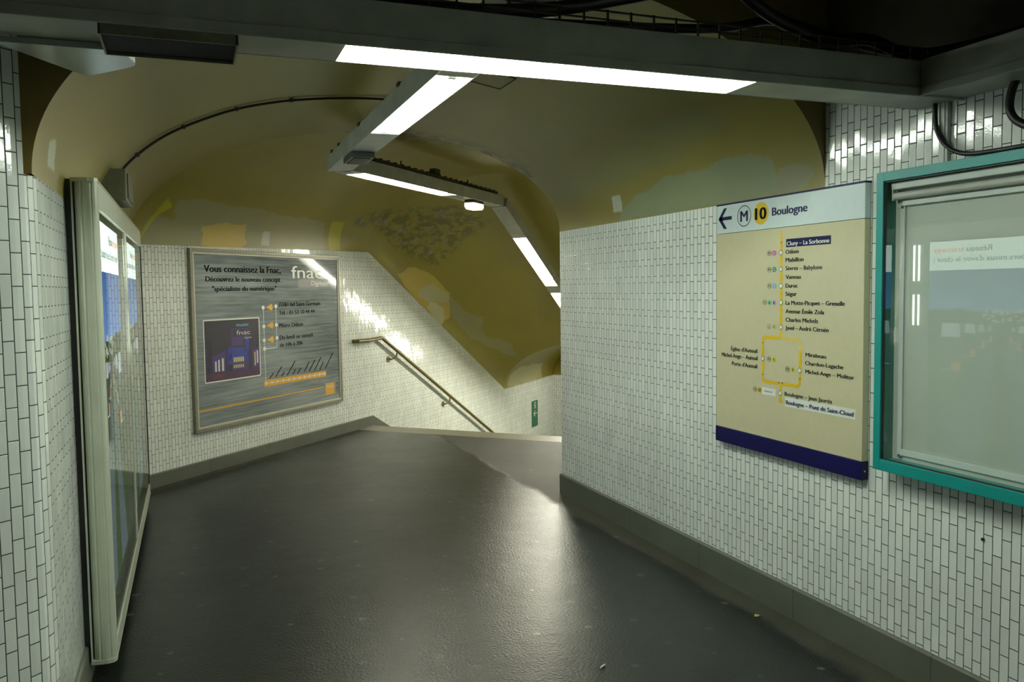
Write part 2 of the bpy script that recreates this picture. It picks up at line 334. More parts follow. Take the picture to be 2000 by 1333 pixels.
# ---- walls
def wall_strip(mb, pts, z0, z1, u0=0):
    u = u0; pts = [Vector((p[0], p[1], 0)) for p in pts]; zf = lambda z, i: z[i] if isinstance(z, (list, tuple)) else z
    for i, (a, b) in enumerate(zip(pts[:-1], pts[1:])):
        l = (b-a).length; za, zb, ya, yb = zf(z0, i), zf(z0, i+1), zf(z1, i), zf(z1, i+1)
        mb.poly([a+UZ*za, b+UZ*zb, b+UZ*yb, a+UZ*ya], [(u, za), (u+l, zb), (u+l, yb), (u, ya)]); u += l
    return u
LP = [(-3.55, -3.2), (-3.55, .48), (-.505, 3.012), (-.478, 3.04), (-.462, 3.08), (XL, 3.13), (XL, 7.325)]
w = MB(); u = wall_strip(w, LP[:4], 0, ZN, TW*41); wall_strip(w, LP[3:], 0, 1.98, u)
struct(w.build('wall_left', TILE, origin=(0, 0, 0)))
ss = [-.145, S_NOSE, 3.42, S_BOT, S_END]
w = MB(); u = 0
wall_strip(w, [PP(s)[:2] for s in ss], [0, 0, -2.3, -2.3, -2.3], [spring(max(s, 0)) for s in ss], -.145+20)
struct(w.build('wall_poster_side', TILE, origin=(0, 0, 0)))
w = MB(); wall_strip(w, [(XR, -3.2), (XR, YF)], 0, 2.42); wall_strip(w, [(XR, YF), (XR, 5.93)], 0, 2.03, YF+3.2)
ss = [1.12, S_NOSE, 3.42, S_BOT, S_END]
wall_strip(w, [(PP(s, WP)[0], PP(s, WP)[1]) for s in ss], [0, 0, -2.3, -2.3, -2.3], [2.03, 2.05] + [spring(s) for s in ss[2:]], 9.13)
struct(w.build('wall_right', TILE, origin=(0, 0, 0)))
w = MB(); wall_strip(w, [PP(S_END)[:2], PP(S_END, WP)[:2]], -2.3, spring(9))
struct(w.build('wall_end', TILE, origin=(0, 0, 0)))
w = MB(); wall_strip(w, [(-3.55, -3.2), (XR, -3.2)], 0, ZN)
struct(w.build('wall_back', TILE, origin=(0, 0, 0)))

# ---- painted vaults: patches given in vault coordinates (angle round the vault, distance along it)
def inpoly(x, y, P):
    c = np.zeros(x.shape, bool); n = len(P)
    for i in range(n):
        (xa, ya), (xb, yb) = P[i], P[(i+1) % n]
        if ya == yb: continue
        hit = ((ya > y) != (yb > y)) & (x < (xb-xa)*(y-ya)/(yb-ya)+xa); c ^= hit
    return c
def wob(a, b): return .012*np.sin(a*13+b*9)+.005*np.sin(a*41-b*23+1.3)
def paint_arrays(t, q, base, patches):
    col = np.empty(t.shape+(4,)); col[...] = (*base, 1); wear = np.zeros(t.shape+(4,)); wear[..., 3] = 1
    tt, qq = t+wob(t, q), q+2*wob(q, t+2)
    for kind, P in patches:
        sm = max(p[1] for p in P)-min(p[1] for p in P) < .4; m = inpoly(t if sm else tt, q if sm else qq, P)
        if kind == 'peel': wear[..., 0][m] = 1
        elif kind == 'mould': wear[..., 1][m] = 1
        elif isinstance(kind, tuple) and len(kind) == 4: col[..., :3][m] = col[..., :3][m]*(1-kind[3]) + np.array(kind[:3])*kind[3]
        else: col[..., :3][m] = kind
    def blur(a, k):
        for _ in range(k):
            a[1:-1, 1:-1] = (a[1:-1, 1:-1]*4+a[:-2, 1:-1]+a[2:, 1:-1]+a[1:-1, :-2]+a[1:-1, 2:])/8
        return a
    return col, blur(wear, 14)
def grid_mesh(name, X, Y, Z, col, wear, mat):
    nr, nc = X.shape; me = bpy.data.meshes.new(name); V = np.stack([X, Y, Z], -1).reshape(-1, 3)
    idx = np.arange(nr*nc).reshape(nr, nc); F = np.stack([idx[:-1, :-1], idx[:-1, 1:], idx[1:, 1:], idx[1:, :-1]], -1).reshape(-1, 4)
    me.vertices.add(len(V)); me.vertices.foreach_set('co', V.ravel()); me.loops.add(F.size); me.loops.foreach_set('vertex_index', F.ravel())
    me.polygons.add(len(F)); me.polygons.foreach_set('loop_start', np.arange(0, F.size, 4)); me.polygons.foreach_set('loop_total', np.full(len(F), 4))
    me.polygons.foreach_set('use_smooth', np.ones(len(F), bool)); me.update()
    for nm, a in (('paint', col), ('wear', wear)):
        at = me.color_attributes.new(nm, 'FLOAT_COLOR', 'POINT'); at.data.foreach_set('color', a.reshape(-1))
    me.materials.append(mat); o = bpy.data.objects.new(name, me); COL.objects.link(o); return struct(o)
HALLC, PASSC = (.225, .19, .042), (.265, .22, .024)
H = {'small1': [(0.175, 3.271), (0.199, 3.353), (0.181, 3.411), (0.082, 3.489), (0.078, 3.396), (0.089, 3.331)], 'small2': [(2.928, 5.013), (2.93, 4.9), (3.003, 4.903), (3.066, 4.923), (3.065, 5.044)], 'big': [(3.058, 4.921), (2.96, 4.681), (2.899, 4.314), (2.881, 4.085), (2.89, 3.891), (2.867, 3.564), (2.904, 3.382), (2.984, 3.367), (3.075, 3.364), (3.142, 3.398), (3.142, 3.872), (3.142, 4.953)], 'big2': [(2.981, 3.336), (2.99, 3.194), (3.01, 3.113), (3.07, 3.107), (3.142, 3.214), (3.128, 3.379)], 'soft': [(2.757, 5.987), (2.652, 5.285), (2.617, 4.774), (2.564, 4.305), (2.535, 3.732), (2.645, 3.51), (2.751, 3.934), (2.815, 4.367), (2.847, 4.909), (2.897, 5.853)], 'mould': [(1.806, 7.351), (2.029, 7.113), (2.283, 6.706), (2.503, 6.305), (2.596, 6.235), (2.623, 6.406), (2.412, 7.166), (2.123, 8.037)]}
S = {'khaki': [(0.286, 0.289), (0.456, 0.222), (0.5, 0.23), (0.494, 0.828), (0.44, 1.666), (0.378, 2.404), (0.0, 2.515), (0.0, 1.608), (0.0, -0.012), (0.0, -0.05), (0.0, -0.05), (0.287, 0.069)], 'yellow1': [(0.0, -0.05), (0.484, 0.12), (0.402, 0.213), (0.311, 0.112), (0.0, -0.05), (0.0, -0.05)], 'orange1': [(0.249, 0.641), (0.301, 1.15), (0.084, 1.235), (0.011, 1.203), (0.032, 0.704)], 'small': [(0.217, 1.45), (0.234, 1.549), (0.065, 1.585), (0.068, 1.463)], 'yellow2': [(0.41, 2.47), (0.411, 2.7), (0.026, 2.805), (0.0, 2.6)], 'orange2': [(0.12, 4.026), (0.3, 4.142), (0.469, 4.422), (0.516, 5.065), (0.396, 5.304), (0.251, 5.366), (0.0, 5.149), (0.0, 4.316)], 'pale1': [(0.234, 4.513), (0.365, 4.609), (0.507, 5.079), (0.418, 5.169), (0.21, 4.873), (0.106, 4.571)], 'pale2': [(0.049, 4.746), (0.204, 4.835), (0.277, 5.118), (0.17, 5.232), (0.0, 5.151)], 'grey': [(0.493, 5.1), (0.481, 5.506), (0.623, 5.932), (0.447, 6.147), (0.684, 6.832), (0.619, 7.188), (0.499, 6.912), (0.299, 6.15), (0.257, 5.679), (0.323, 5.336)], 'end': [(0.298, 7.467), (0.428, 7.778), (0.389, 8.811), (0.0, 9.122), (0.003, 7.896), (0.008, 7.498)], 'peel': [(0.7, 3.454), (1.188, 3.791), (1.333, 4.171), (0.951, 4.455), (0.635, 4.581), (0.434, 4.076), (0.372, 3.658), (0.352, 2.912), (0.495, 2.874)]}
LIGHTP, GREENP, KHAKI = (.42, .45, .34), (.21, .235, .125), (.28, .265, .12)
nt, ny = 250, 330
T = np.linspace(0, math.pi, nt)[:, None]*np.ones((1, ny)); X = XC-HA*np.cos(T); Y = YF+(y_arch(X)-YF)*np.linspace(0, 1, ny)[None]
Z = hall_base(X)+RISE*np.sin(T)
col, wear = paint_arrays(T, Y, HALLC, [((.195, .195, .075, .6), H['soft']), (GREENP, H['big']), ((.225, .225, .115), H['big2']), (LIGHTP, H['small1']), (LIGHTP, H['small2']), ('mould', H['mould'])])
mz = np.clip(1-(y_arch(X)-Y)/.30, 0, 1)*((T > 1.65) & (T < 2.62)); wear[..., 1] = np.maximum(wear[..., 1], mz)
grid_mesh('ceiling', X, Y, Z, col, wear, PAINT)
rows = np.concatenate([np.linspace(0, 1, 280), 1+np.linspace(0, 1, 240)[1:], 2+np.linspace(0, 1, 60)[1:]])
nt = 230; T = np.linspace(0, math.pi, nt)[:, None]*np.ones((1, len(rows))); Xa = XC-HA*np.cos(T); Ya = y_arch(Xa)
s0 = (Xa-A0.x)*E3.x+(Ya-A0.y)*E3.y; wv = (Xa-A0.x)*N3.x+(Ya-A0.y)*N3.y; r = rows[None]*np.ones((nt, 1))
Sg = np.where(r <= 1, s0+(3.35-s0)*r, np.where(r <= 2, 3.35+4.0*(r-1), S_BOT+(S_END-S_BOT)*(r-2)))
bl = np.clip((Sg-s0)/(3.35-s0), 0, 1); sprg = 1.99+.02*np.minimum(Sg, 3.35)-.52*np.clip(Sg-3.35, 0, 4)
Z = hall_base(Xa)*(1-bl)+sprg*bl+RISE*np.sin(T)*(1-.03*bl)
X = A0.x+E3.x*Sg+N3.x*wv; Y = A0.y+E3.y*Sg+N3.y*wv
YEL = (.42, .38, .004)
col, wear = paint_arrays(T, Sg, PASSC, [(KHAKI, S['khaki']), (YEL, S['yellow1']), ((.50, .36, .07), S['orange1']), (LIGHTP, S['small']), (YEL, S['yellow2']), ((.47, .36, .065), S['orange2']),
     ((.43, .41, .22), S['pale1']), ((.50, .48, .28), S['pale2']), ((.28, .27, .12), S['grey']), ((.40, .38, .18), S['end']), ('peel', S['peel'])])
mz = np.clip(1.1-(Sg-s0)/.55, 0, 1)*((T > 1.6) & (T < 2.6)); wear[..., 1] = np.maximum(wear[..., 1], mz)
grid_mesh('ceiling', X, Y, Z, col, wear, PAINT)
# end of the lower passage, front face of the vault, ceiling of the near hall
def attr_fill(o, c):
    me = o.data
    for nm, v in (('paint', (*c, 1)), ('wear', (0, 0, 0, 1))):
        at = me.color_attributes.new(nm, 'FLOAT_COLOR', 'POINT'); at.data.foreach_set('color', list(v)*len(me.vertices))
    return struct(o)
w = MB(); tt = [math.pi*i/48 for i in range(49)]
w.poly([PP(S_END, WP*(1-math.cos(t))/2, spring(9)+RISE*.97*math.sin(t)) for t in tt])
attr_fill(w.build('wall_end', PAINT), PASSC)
w = MB(); tt = [math.pi*i/80 for i in range(81)]
for a, b in zip(tt[:-1], tt[1:]):
    xa, xb = XC-HA*math.cos(a), XC-HA*math.cos(b)
    w.poly([(xa, YF, hall_base(xa)+RISE*math.sin(a)), (xb, YF, hall_base(xb)+RISE*math.sin(b)), (xb, YF, ZN), (xa, YF, ZN)])
w.poly([(-.479, YF, 1.98), (XL, YF, 1.98), (XL, YF, ZN), (-.479, YF, ZN)])
attr_fill(w.build('wall_front', PAINT), (.20, .14, .03))
w = MB(); w.poly([(XR, -3.2, 2.42), (XR, YF, 2.42), (XR, YF, ZN), (XR, -3.2, ZN)]); w.poly([(-3.55, -3.2, ZN), (-3.55, .48, ZN), (-.47, YF+.01, ZN), (XR, YF+.01, ZN), (XR, -3.2, ZN)])
attr_fill(w.build('ceiling', PAINT), (.035, .026, .010))  # almost black: the shade above the trunking is put into this colour

# ---- skirtings
def skirting(name, pts, h, d, z=None, flip=1):
    m = MB(); u = 0; pts = [Vector((p[0], p[1], 0)) for p in pts]
    nrm = [((b-a).normalized().cross(UZ))*flip for a, b in zip(pts[:-1], pts[1:])]
    offs = []
    for i in range(len(pts)):
        n_ = nrm[min(i, len(nrm)-1)] if i == 0 or i == len(pts)-1 else (nrm[i-1]+nrm[i])
        if 0 < i < len(pts)-1: n_ = n_/max(.2, n_.length_squared/2)
        offs.append(n_)
    zz = z or [0]*len(pts); prof = [(d, 0), (d, h-.008), (d*.5, h), (0, h)]
    for i in range(len(pts)-1):
        l = (pts[i+1]-pts[i]).length
        for (da, ha), (db, hb) in zip(prof[:-1], prof[1:]):
            m.poly([pts[i]+offs[i]*da+UZ*(ha+zz[i]), pts[i+1]+offs[i+1]*da+UZ*(ha+zz[i+1]), pts[i+1]+offs[i+1]*db+UZ*(hb+zz[i+1]), pts[i]+offs[i]*db+UZ*(hb+zz[i])], [(u, ha), (u+l, ha), (u+l, hb), (u, hb)])
        if i in (0, len(pts)-2):
            e_ = 0 if i == 0 else len(pts)-1; m.poly([pts[e_]+offs[e_]*a+UZ*(b+zz[e_]) for a, b in prof]+[pts[e_]+UZ*zz[e_]])
        u += l
    return struct(m.build(name, SKIRT, origin=(0, 0, 0)))
skirting('baseboard_right', [(XR, -3.2), (XR, 5.93), PP(1.6, WP)[:2], PP(3.3, WP)[:2]], .158, .018, flip=-1)
skirting('baseboard_left', LP[1:], .158, .016)
skirting('baseboard_poster_side', [PP(s)[:2] for s in (-.13, 3.38, 3.9, 7.3)], .118, .014, [0, 0, -.26, -2.03])

# ------------------------------------------------------------------ trunking lights
def fixture(root, O, D, Sd, Uv, L, wd, h, lit, emat, lip=0, drop=.013):
    """lit: list of (from, to) along D"""
    O, D, Sd, Uv = Vector(O), Vector(D), Vector(Sd), Vector(Uv); t = .005; hs = MB()
    P = lambda a, b, c: O + D*a + Sd*b + Uv*c
    hs.box(P(0, 0, 0), D*L, Sd*t, Uv*h, bev=.0015); hs.box(P(0, wd-t, 0), D*L, Sd*t, Uv*h, bev=.0015)
    hs.box(P(0, t, h-t), D*L, Sd*(wd-2*t), Uv*t)
    hs.box(P(0, t, 0), D*t, Sd*(wd-2*t), Uv*h); hs.box(P(L-t, t, 0), D*t, Sd*(wd-2*t), Uv*h)
    cur = 0
    for a, b in list(lit)+[(L, L)]:
        if a-cur > .001: hs.box(P(cur+.0015, t, .001), D*(a-cur-.003), Sd*(wd-2*t), Uv*.008, bev=.001)
        cur = b
    if lip:
        hs.box(P(0, -lip, -.008), D*L, Sd*lip, Uv*.032, bev=.003)
    hs.build('housing', HOUS, root)
    for a, b in lit:
        r_ = MB(); r_.box(P(a, t, h*.80), D*(b-a), Sd*(wd-2*t), Uv*.003)
        r_.box(P(a, t+.0005, .004), D*(b-a), Sd*.002, Uv*(h*.80)); r_.box(P(a, wd-t-.0025, .004), D*(b-a), Sd*.002, Uv*(h*.80))
        r_.box(P(a, t, .001), D*.002, Sd*(wd-2*t), Uv*(h*.8)); r_.box(P(b-.002, t, .001), D*.002, Sd*(wd-2*t), Uv*(h*.8))
        r_.build('reflector', REFL, root)
        tb = MB(); tb.tube([P(a+.055, wd/2, drop), P(b-.055, wd/2, drop)], .013, 14); tb.build('tube', emat, root, smooth=True)
        for x in (a+.03, b-.053):
            k = MB(); k.box(P(x, wd/2-.017, drop-.012), D*.022, Sd*.034, Uv*(h*.80-drop+.012), bev=.002); k.build('lamp_holder', REFL, root)
EM = lambda n, c, s: emit_mat(n, c, s)
T_MAIN = EM('cool_tube', COOL, P_MAIN); T_HALL = EM('cool_tube_hall', COOL, P_HALL); T_PASS = EM('warm_tube', WARM, P_PASS); T_STAIR = EM('warm_tube_stair', WARM, P_STAIR); T_BACK = EM('cool_tube_back', COOL, P_BACK)
# main trunking across the hall with its arm along the side wall
rt = thing('trunking_light', (1.0, 2.42, 2.27), 'long grey strip light crossing the corridor mouth and turning along the right wall', 'strip light', 'grey strip light trunking')
fixture(rt, (-1.0, 2.325, 2.27), (1, 0, 0), (0, 1, 0), (0, 0, 1), 3.65, .205, .12, [(1.417, 2.77)], T_MAIN, lip=.010, drop=.04)
fixture(rt, (2.445, 2.322, 2.27), (0, -1, 0), (1, 0, 0), (0, 0, 1), 4.6, .205, .12, [(2.2, 3.55)], T_BACK, lip=.010, drop=.04)
tr_ = MB()
for k in range(46):                                                  # wire tray on top
    x = -.95+k*.08; tr_.box((x, 2.335, 2.392), (.006, 0, 0), (0, .17, 0), (0, 0, .005)); tr_.box((x, 2.335, 2.392), (.006, 0, 0), (0, .005, 0), (0, 0, .05))
for z_ in (2.41, 2.435): tr_.box((-.98, 2.335, z_), (3.6, 0, 0), (0, .005, 0), (0, 0, .005))
tr_.build('cable_tray', DUSTY, rt)
# hall trunking
rt = thing('trunking_light', (1.08, 4.5, 2.5), 'grey strip light running along the middle of the corridor vault', 'strip light', 'grey strip light trunking')
fixture(rt, (.99, 2.62, 2.5), (0, 1, 0), (1, 0, 0), (0, 0, 1), 3.86, .175, .11, [(.86, 2.24)], T_HALL)
for y in (3.6, 4.1, 5.15, 5.9, 6.2):
    cl = MB(); cl.box((.982, y, 2.60), (.02, 0, 0), (0, .05, 0), (0, 0, .018)); cl.build('housing_clip', DUSTY, rt)
for y in (2.8,):
    cl = MB(); cl.box((1.07, y, 2.61), (.012, 0, 0), (0, .012, 0), (0, 0, .215)); cl.build('hanger', DUSTY, rt)
# passage trunking, level part
D3 = Vector((.667, .745, 0)).normalized(); S3 = Vector((-D3.y, D3.x, 0)); O3 = Vector((1.172, 6.39, 2.5))
rt = thing('trunking_light', O3, 'grey strip light under the arch, between the corridor light and the stair light', 'strip light', 'grey strip light trunking')
fixture(rt, O3, D3, S3, UZ, 3.07, .176, .11, [(.17, 1.86)], T_PASS, drop=.03)
cl = MB(); random.seed(3)
for k in range(24):
    a = .1+k*.12; cl.box(O3+D3*a+S3*.02+UZ*.112, D3*.02, S3*.135, UZ*.045)
cl.box(O3+D3*.05+S3*.02+UZ*.112, D3*2.9, S3*.006, UZ*.034); cl.box(O3+D3*.05+S3*.15+UZ*.112, D3*2.9, S3*.006, UZ*.034)
cl.build('cable_tray', DUSTY, rt)
for a in (.9, 1.55, 2.3): cl = MB(); cl.box(O3+D3*a+S3*.08+UZ*.11, D3*.010, S3*.010, UZ*.09); cl.build('hanger', DUSTY, rt)
cl = MB(); cl.box(O3+D3*1.5+S3*.05+UZ*.112, D3*.10, S3*.06, UZ*.10); cl.build('connector_box', DUSTY, rt)
# stair trunking
E4 = Vector((E3.x, E3.y, -.52)).normalized(); U4 = E4.cross(-N3).normalized()
if U4.z < 0: U4 = -U4
O4 = Vector((3.228, 8.685, 2.5))+E3*.05
rt = thing('trunking_light', O4, 'grey strip light sloping down above the stairs', 'strip light', 'grey strip light trunking')
k4 = 1/Vector((E3.x, E3.y, -.52)).normalized().xy.length
fixture(rt, O4, E4, -N3, U4, 4.55, .176, .11, [(.60*k4, 1.68*k4), (1.86*k4, 3.0*k4), (3.15*k4, 3.95*k4)], T_STAIR, drop=.045)
rt = thing('trunking_light', PP(8.5, 1.6, .30), 'unseen strip light added to brighten the lower passage at the foot of the stairs', 'strip light', 'grey strip light trunking')
fixture(rt, PP(7.62, 1.69, .30), E3, -N3, UZ, 2.0, .176, .11, [(.1, 1.45)], T_PASS)  # added fixture, hidden behind the corner, to brighten the lower passage
# emergency lamp
c_ = O3+D3*2.40+S3*.06
rt = thing('emergency_lamp', c_-UZ*.1, 'small glowing box lamp hanging below the strip light under the arch', 'lamp')
b_ = MB(); b_.box(c_-D3*.13-S3*.05-UZ*.03, D3*.26, S3*.10, UZ*.028, bev=.004); b_.build('lamp_base', DUSTY, rt)
b_ = MB(); b_.prism([(-.125, 0), (.125, 0), (.135, -.035), (.09, -.062), (-.09, -.062), (-.135, -.035)], c_-S3*.05-UZ*.03, D3, UZ, S3*.10); b_.build('diffuser', emit_mat('warm_diffuser', (1, .93, .62), 1.35), rt)
b_ = MB(); b_.tube([c_-D3*.05-S3*.052-UZ*.058, c_+D3*.05-S3*.052-UZ*.058], .012, 10); b_.build('bulb', emit_mat('warm_bulb', (1, .96, .8), 5), rt)
# dark box under the hall light
rt = thing('detector_box', (1.08, 5.66, 2.45), 'small dark box fixed under the end of the corridor strip light', 'box')
b_ = MB(); b_.box((1.0, 5.50, 2.462), (.15, 0, 0), (0, .32, 0), (0, 0, .037), bev=.004); b_.build('casing', DGREY, rt)
b_ = MB(); b_.box((1.02, 5.53, 2.457), (.11, 0, 0), (0, .26, 0), (0, 0, .006)); b_.build('cover', BLACK, rt)
# grille box under the main trunking
rt = thing('grille_box', (-.03, 2.42, 2.235), 'shallow metal box with black grille under the left of the long strip light', 'speaker')
b_ = MB(); x0, x1, y0, y1, z0, z1 = -.192, .137, 2.328, 2.528, 2.238, 2.269
b_.box((x0, y0, z0), (x1-x0, 0, 0), (0, .005, 0), (0, 0, z1-z0), bev=.001); b_.box((x0, y1-.005, z0), (x1-x0, 0, 0), (0, .005, 0), (0, 0, z1-z0))
b_.box((x0, y0, z0), (.005, 0, 0), (0, y1-y0, 0), (0, 0, z1-z0)); b_.box((x1-.005, y0, z0), (.005, 0, 0), (0, y1-y0, 0), (0, 0, z1-z0)); b_.build('casing', plain('dull_brown_metal', (.20, .19, .12), .45, .4, noise=.25, scale=14), rt)
b_ = MB()
for k in range(22): b_.box((x0+.005, y0+.008+k*.0086, z0+.006), (x1-x0-.01, 0, 0), (0, .003, 0), (0, 0, .008))
b_.box((x0+.005, y0+.005, z0+.016), (x1-x0-.01, 0, 0), (0, y1-y0-.01, 0), (0, 0, .006)); b_.build('grille', BLACK, rt)
# bracket plate behind it
b_ = MB(); b_.prism([(-.462, 2.532), (-.30, 2.80), (-.275, 2.835), (-.25, 2.83), (-.15, 2.715), (-.128, 2.68), (-.125, 2.65), (-.15, 2.532)], (0, 0, 2.252), (1, 0, 0), (0, 1, 0), (0, 0, .016))
tag(b_.build('bracket_plate', STEEL), 'pointed shiny steel plate behind the grille box at upper left', 'bracket')
# cables above the main trunking
def cable(name, pts, r, label, mat=CABLE, cat='cable', group=None, n=10):
    P = [Vector(p) for p in pts]; out = []
    for i in range(len(P)-1):
        p0, p1, p2, p3 = P[max(i-1, 0)], P[i], P[i+1], P[min(i+2, len(P)-1)]
        for k in range(n):
            t = k/n; out.append(.5*((2*p1)+(p2-p0)*t+(2*p0-5*p1+4*p2-p3)*t*t+(3*p1-p0-3*p2+p3)*t**3))
    out.append(P[-1]); m = MB(); m.tube(out, r, 10); return tag(m.build(name, mat, smooth=True), label, cat, group)
cable('loose_cable', [(-.9, 2.42, 2.41), (.2, 2.41, 2.405), (.9, 2.42, 2.43), (1.35, 2.40, 2.52), (1.62, 2.38, 2.60), (1.85, 2.38, 2.50), (2.1, 2.40, 2.45), (2.3, 2.42, 2.475), (2.5, 2.42, 2.44), (2.6, 2.2, 2.41)], .022, 'thick black cable bulging above the long strip light, at the upper right')
cable('loose_cable', [(-.9, 2.47, 2.41), (.6, 2.47, 2.41), (1.6, 2.47, 2.46), (1.95, 2.47, 2.52), (2.3, 2.47, 2.47), (2.56, 2.35, 2.44), (2.57, 1.6, 2.41)], .016, 'thinner black cable looping over the corner of the long strip light')
# conduit and cables on the right wall
b_ = MB(); b_.box((2.637, 2.376, 2.03), (.017, 0, 0), (0, .040, 0), (0, 0, .24), bev=.003)
b_.box((2.634, 2.388, 2.03), (.004, 0, 0), (0, .015, 0), (0, 0, .24)); tag(b_.build('cable_trunking', WHITE), 'short white plastic cable duct between the strip light and the green case', 'cable duct')
cable('wall_cable', [(2.628, 2.425, 2.30), (2.626, 2.420, 2.20), (2.622, 2.392, 2.135), (2.618, 2.34, 2.088), (2.612, 2.27, 2.062), (2.61, 2.17, 2.055), (2.61, 2.0, 2.054), (2.61, 1.75, 2.055)], .0085, 'black cable dropping beside the white duct onto the green display case')
cable('wall_cable', [(2.60, 2.06, 2.30), (2.60, 2.088, 2.24), (2.60, 2.092, 2.18), (2.60, 2.06, 2.135), (2.60, 1.99, 2.11), (2.60, 1.9, 2.16), (2.60, 1.85, 2.3)], .014, 'thick black cable loop at the right edge above the green case')
b_ = MB(); b_.tube([(2.656, 2.202, .671), (2.648, 2.202, .671)], .006, 10); tag(b_.build('wall_plug', BLACK), 'black plug hole in the tiles below the green display case', 'wall plug')
# cable over the vault, its clips, junction box
def vpt(t, y, off): X_ = XC-HA*math.cos(t); return Vector((XC-(HA-off)*math.cos(t), y, hall_base(X_)+(RISE-off)*math.sin(t)))
cpts = [(.20, 5.15), (.35, 5.16), (.502, 5.18), (.681, 5.21), (.855, 5.27), (1.017, 5.29), (1.176, 5.33), (1.317, 5.365), (1.451, 5.38)]
pts = [vpt(t, y, .013) for t, y in cpts+[(1.6, 5.37), (1.72, 5.36)]]
rt_c = cable('vault_cable', pts, .0075, 'thin black cable arching over the painted vault to the corridor light')
for k, (t, y) in enumerate([(.502, 5.18), (.77, 5.24), (1.017, 5.29), (1.25, 5.35)]):
    m = MB(); c_ = vpt(t, y, .012); m.box(c_-Vector((.012, .008, .012)), (.024, 0, 0), (0, .016, 0), (0, 0, .024), bev=.004); m.build('cable_clip', DUSTY, rt_c)
rt = thing('junction_box', (-.36, 5.0, 2.08), 'dull grey junction box above the wall display case at left', 'junction box')
b_ = MB(); b_.box((-.42, 4.86, 2.085), (.125, 0, 0), (0, .42, 0), (0, 0, .165), bev=.006); b_.build('casing', plain('dull_grey_plastic', (.13, .125, .075), .5, noise=.1), rt)
b_ = MB(); b_.box((-.297, 4.89, 2.10), (.012, 0, 0), (0, .36, 0), (0, 0, .13), bev=.003); b_.build('lid', plain('dark_grey_plastic', (.085, .08, .05), .5, noise=.1), rt)
# hatch on the vault
b_ = MB(); c_ = [vpt(t, y, .006) for t, y in ((1.872, 4.54), (1.975, 4.40), (1.987, 4.64), (1.915, 4.70))]
b_.poly([vpt(1.86, 4.42, .004), vpt(1.985, 4.42, .004), vpt(1.985, 4.68, .004), vpt(1.86, 4.68, .004)])
for a, b in (((1.86, 4.42), (1.985, 4.42)), ((1.985, 4.42), (1.985, 4.68)), ((1.985, 4.68), (1.86, 4.68)), ((1.86, 4.68), (1.86, 4.42))):
    b_.tube([vpt(*a, .005), vpt(*b, .005)], .003, 6, mi=1)
tag(b_.build('access_plate', [plain('olive_plate', (.25, .215, .07), .5), DUSTY]), 'small olive cover plate on the vault just behind the long strip light', 'cover plate')

# ------------------------------------------------------------------ left display case with two backlit posters
rt = thing('display_case', (-.40, 5.30, .09), 'tall pale aluminium display case with backlit posters along the left wall', 'display case')
Y0, Y1, ZB, ZT, XG = 3.755, 6.86, .088, 2.058, -.337
b_ = MB(); b_.box((XL+.002, Y0+.02, ZB), (.052, 0, 0), (0, Y1-Y0-.03, 0), (0, 0, ZT-ZB)); b_.build('back_box', BLACK, rt)
b_ = MB(); b_.box((-.402, Y0+.08, ZB+.02), (.006, 0, 0), (0, Y1-Y0-.1, 0), (0, 0, ZT-ZB-.04)); b_.build('inner_panel', BOARD, rt)
prof = [(-.4185, .04), (-.4185, .012), (-.410, .002), (-.400, -.004), (-.394, -.001), (-.388, -.006), (-.374, -.009), (-.362, -.007), (-.358, -.003), (-.352, -.004), (-.345, 0), (-.341, .006), (-.337, .014), (-.337, .04)]
b_ = MB(); b_.prism(prof, (0, Y0, ZB+.012), (1, 0, 0), (0, 1, 0), (0, 0, ZT-ZB-.024)); b_.build('end_post', ALU, rt)
b_ = MB(); b_.box((-.431, Y0, ZB), (.006, 0, 0), (0, .06, 0), (0, 0, ZT-ZB)); b_.build('end_rim', ALU, rt)
capp = [(-.431, .045), (-.431, -.002), (-.40, -.009), (-.37, -.013), (-.345, -.006), (-.335, .012), (-.335, .045)]
for z_ in (ZB-.004, ZT-.012): b_ = MB(); b_.prism(capp, (0, Y0, z_), (1, 0, 0), (0, 1, 0), (0, 0, .016)); b_.build('end_cap', ALU, rt)
def rail(n, y0, y1, z0, z1, x0=-.362, x1=XG+.002, mat=ALU): b_ = MB(); b_.box((x0, y0, z0), (x1-x0, 0, 0), (0, y1-y0, 0), (0, 0, z1-z0), bev=.0015); return b_.build(n, mat, rt)
b_ = MB(); b_.box((-.43, Y0+.04, ZT-.006), (.095, 0, 0), (0, Y1-Y0-.04, 0), (0, 0, .006)); b_.build('top_cover', ALU, rt)
b_ = MB(); b_.box((-.43, Y0+.04, ZB), (.095, 0, 0), (0, Y1-Y0-.04, 0), (0, 0, .01)); b_.build('bottom_cover', ALU, rt)
ym = 5.31
for a, b in ((Y0+.04, ym-.004), (ym+.004, Y1)):
    d_ = MB()
    for (ya, yb, za, zb) in ((a, b, ZB+.004, ZB+.075), (a, b, ZT-.112, ZT-.008), (a, a+.012, ZB+.075, ZT-.112), (b-.012, b, ZB+.075, ZT-.112)):
        d_.box((-.352, ya, za), (.016, 0, 0), (0, yb-ya, 0), (0, 0, zb-za), bev=.001)
    dr = d_.build('glass_door', ALU, rt)
    g = MB(); g.poly([(XG-.003, a+.02, ZB+.07), (XG-.003, b-.02, ZB+.07), (XG-.003, b-.02, ZT-.08), (XG-.003, a+.02, ZT-.08)]); g.build('glass_pane', GLASS_L, dr)
b_ = MB(); b_.box((-.44, Y1-.012, ZB), (.104, 0, 0), (0, .014, 0), (0, 0, ZT-ZB)); b_.build('end_plate', ALU, rt)
AD = 2.6
def am(n, c, k=1.0): return emit_mat(n, c, AD*k)
m_sky, N, L, B = new_mat('poster_sky'); N.remove(B)
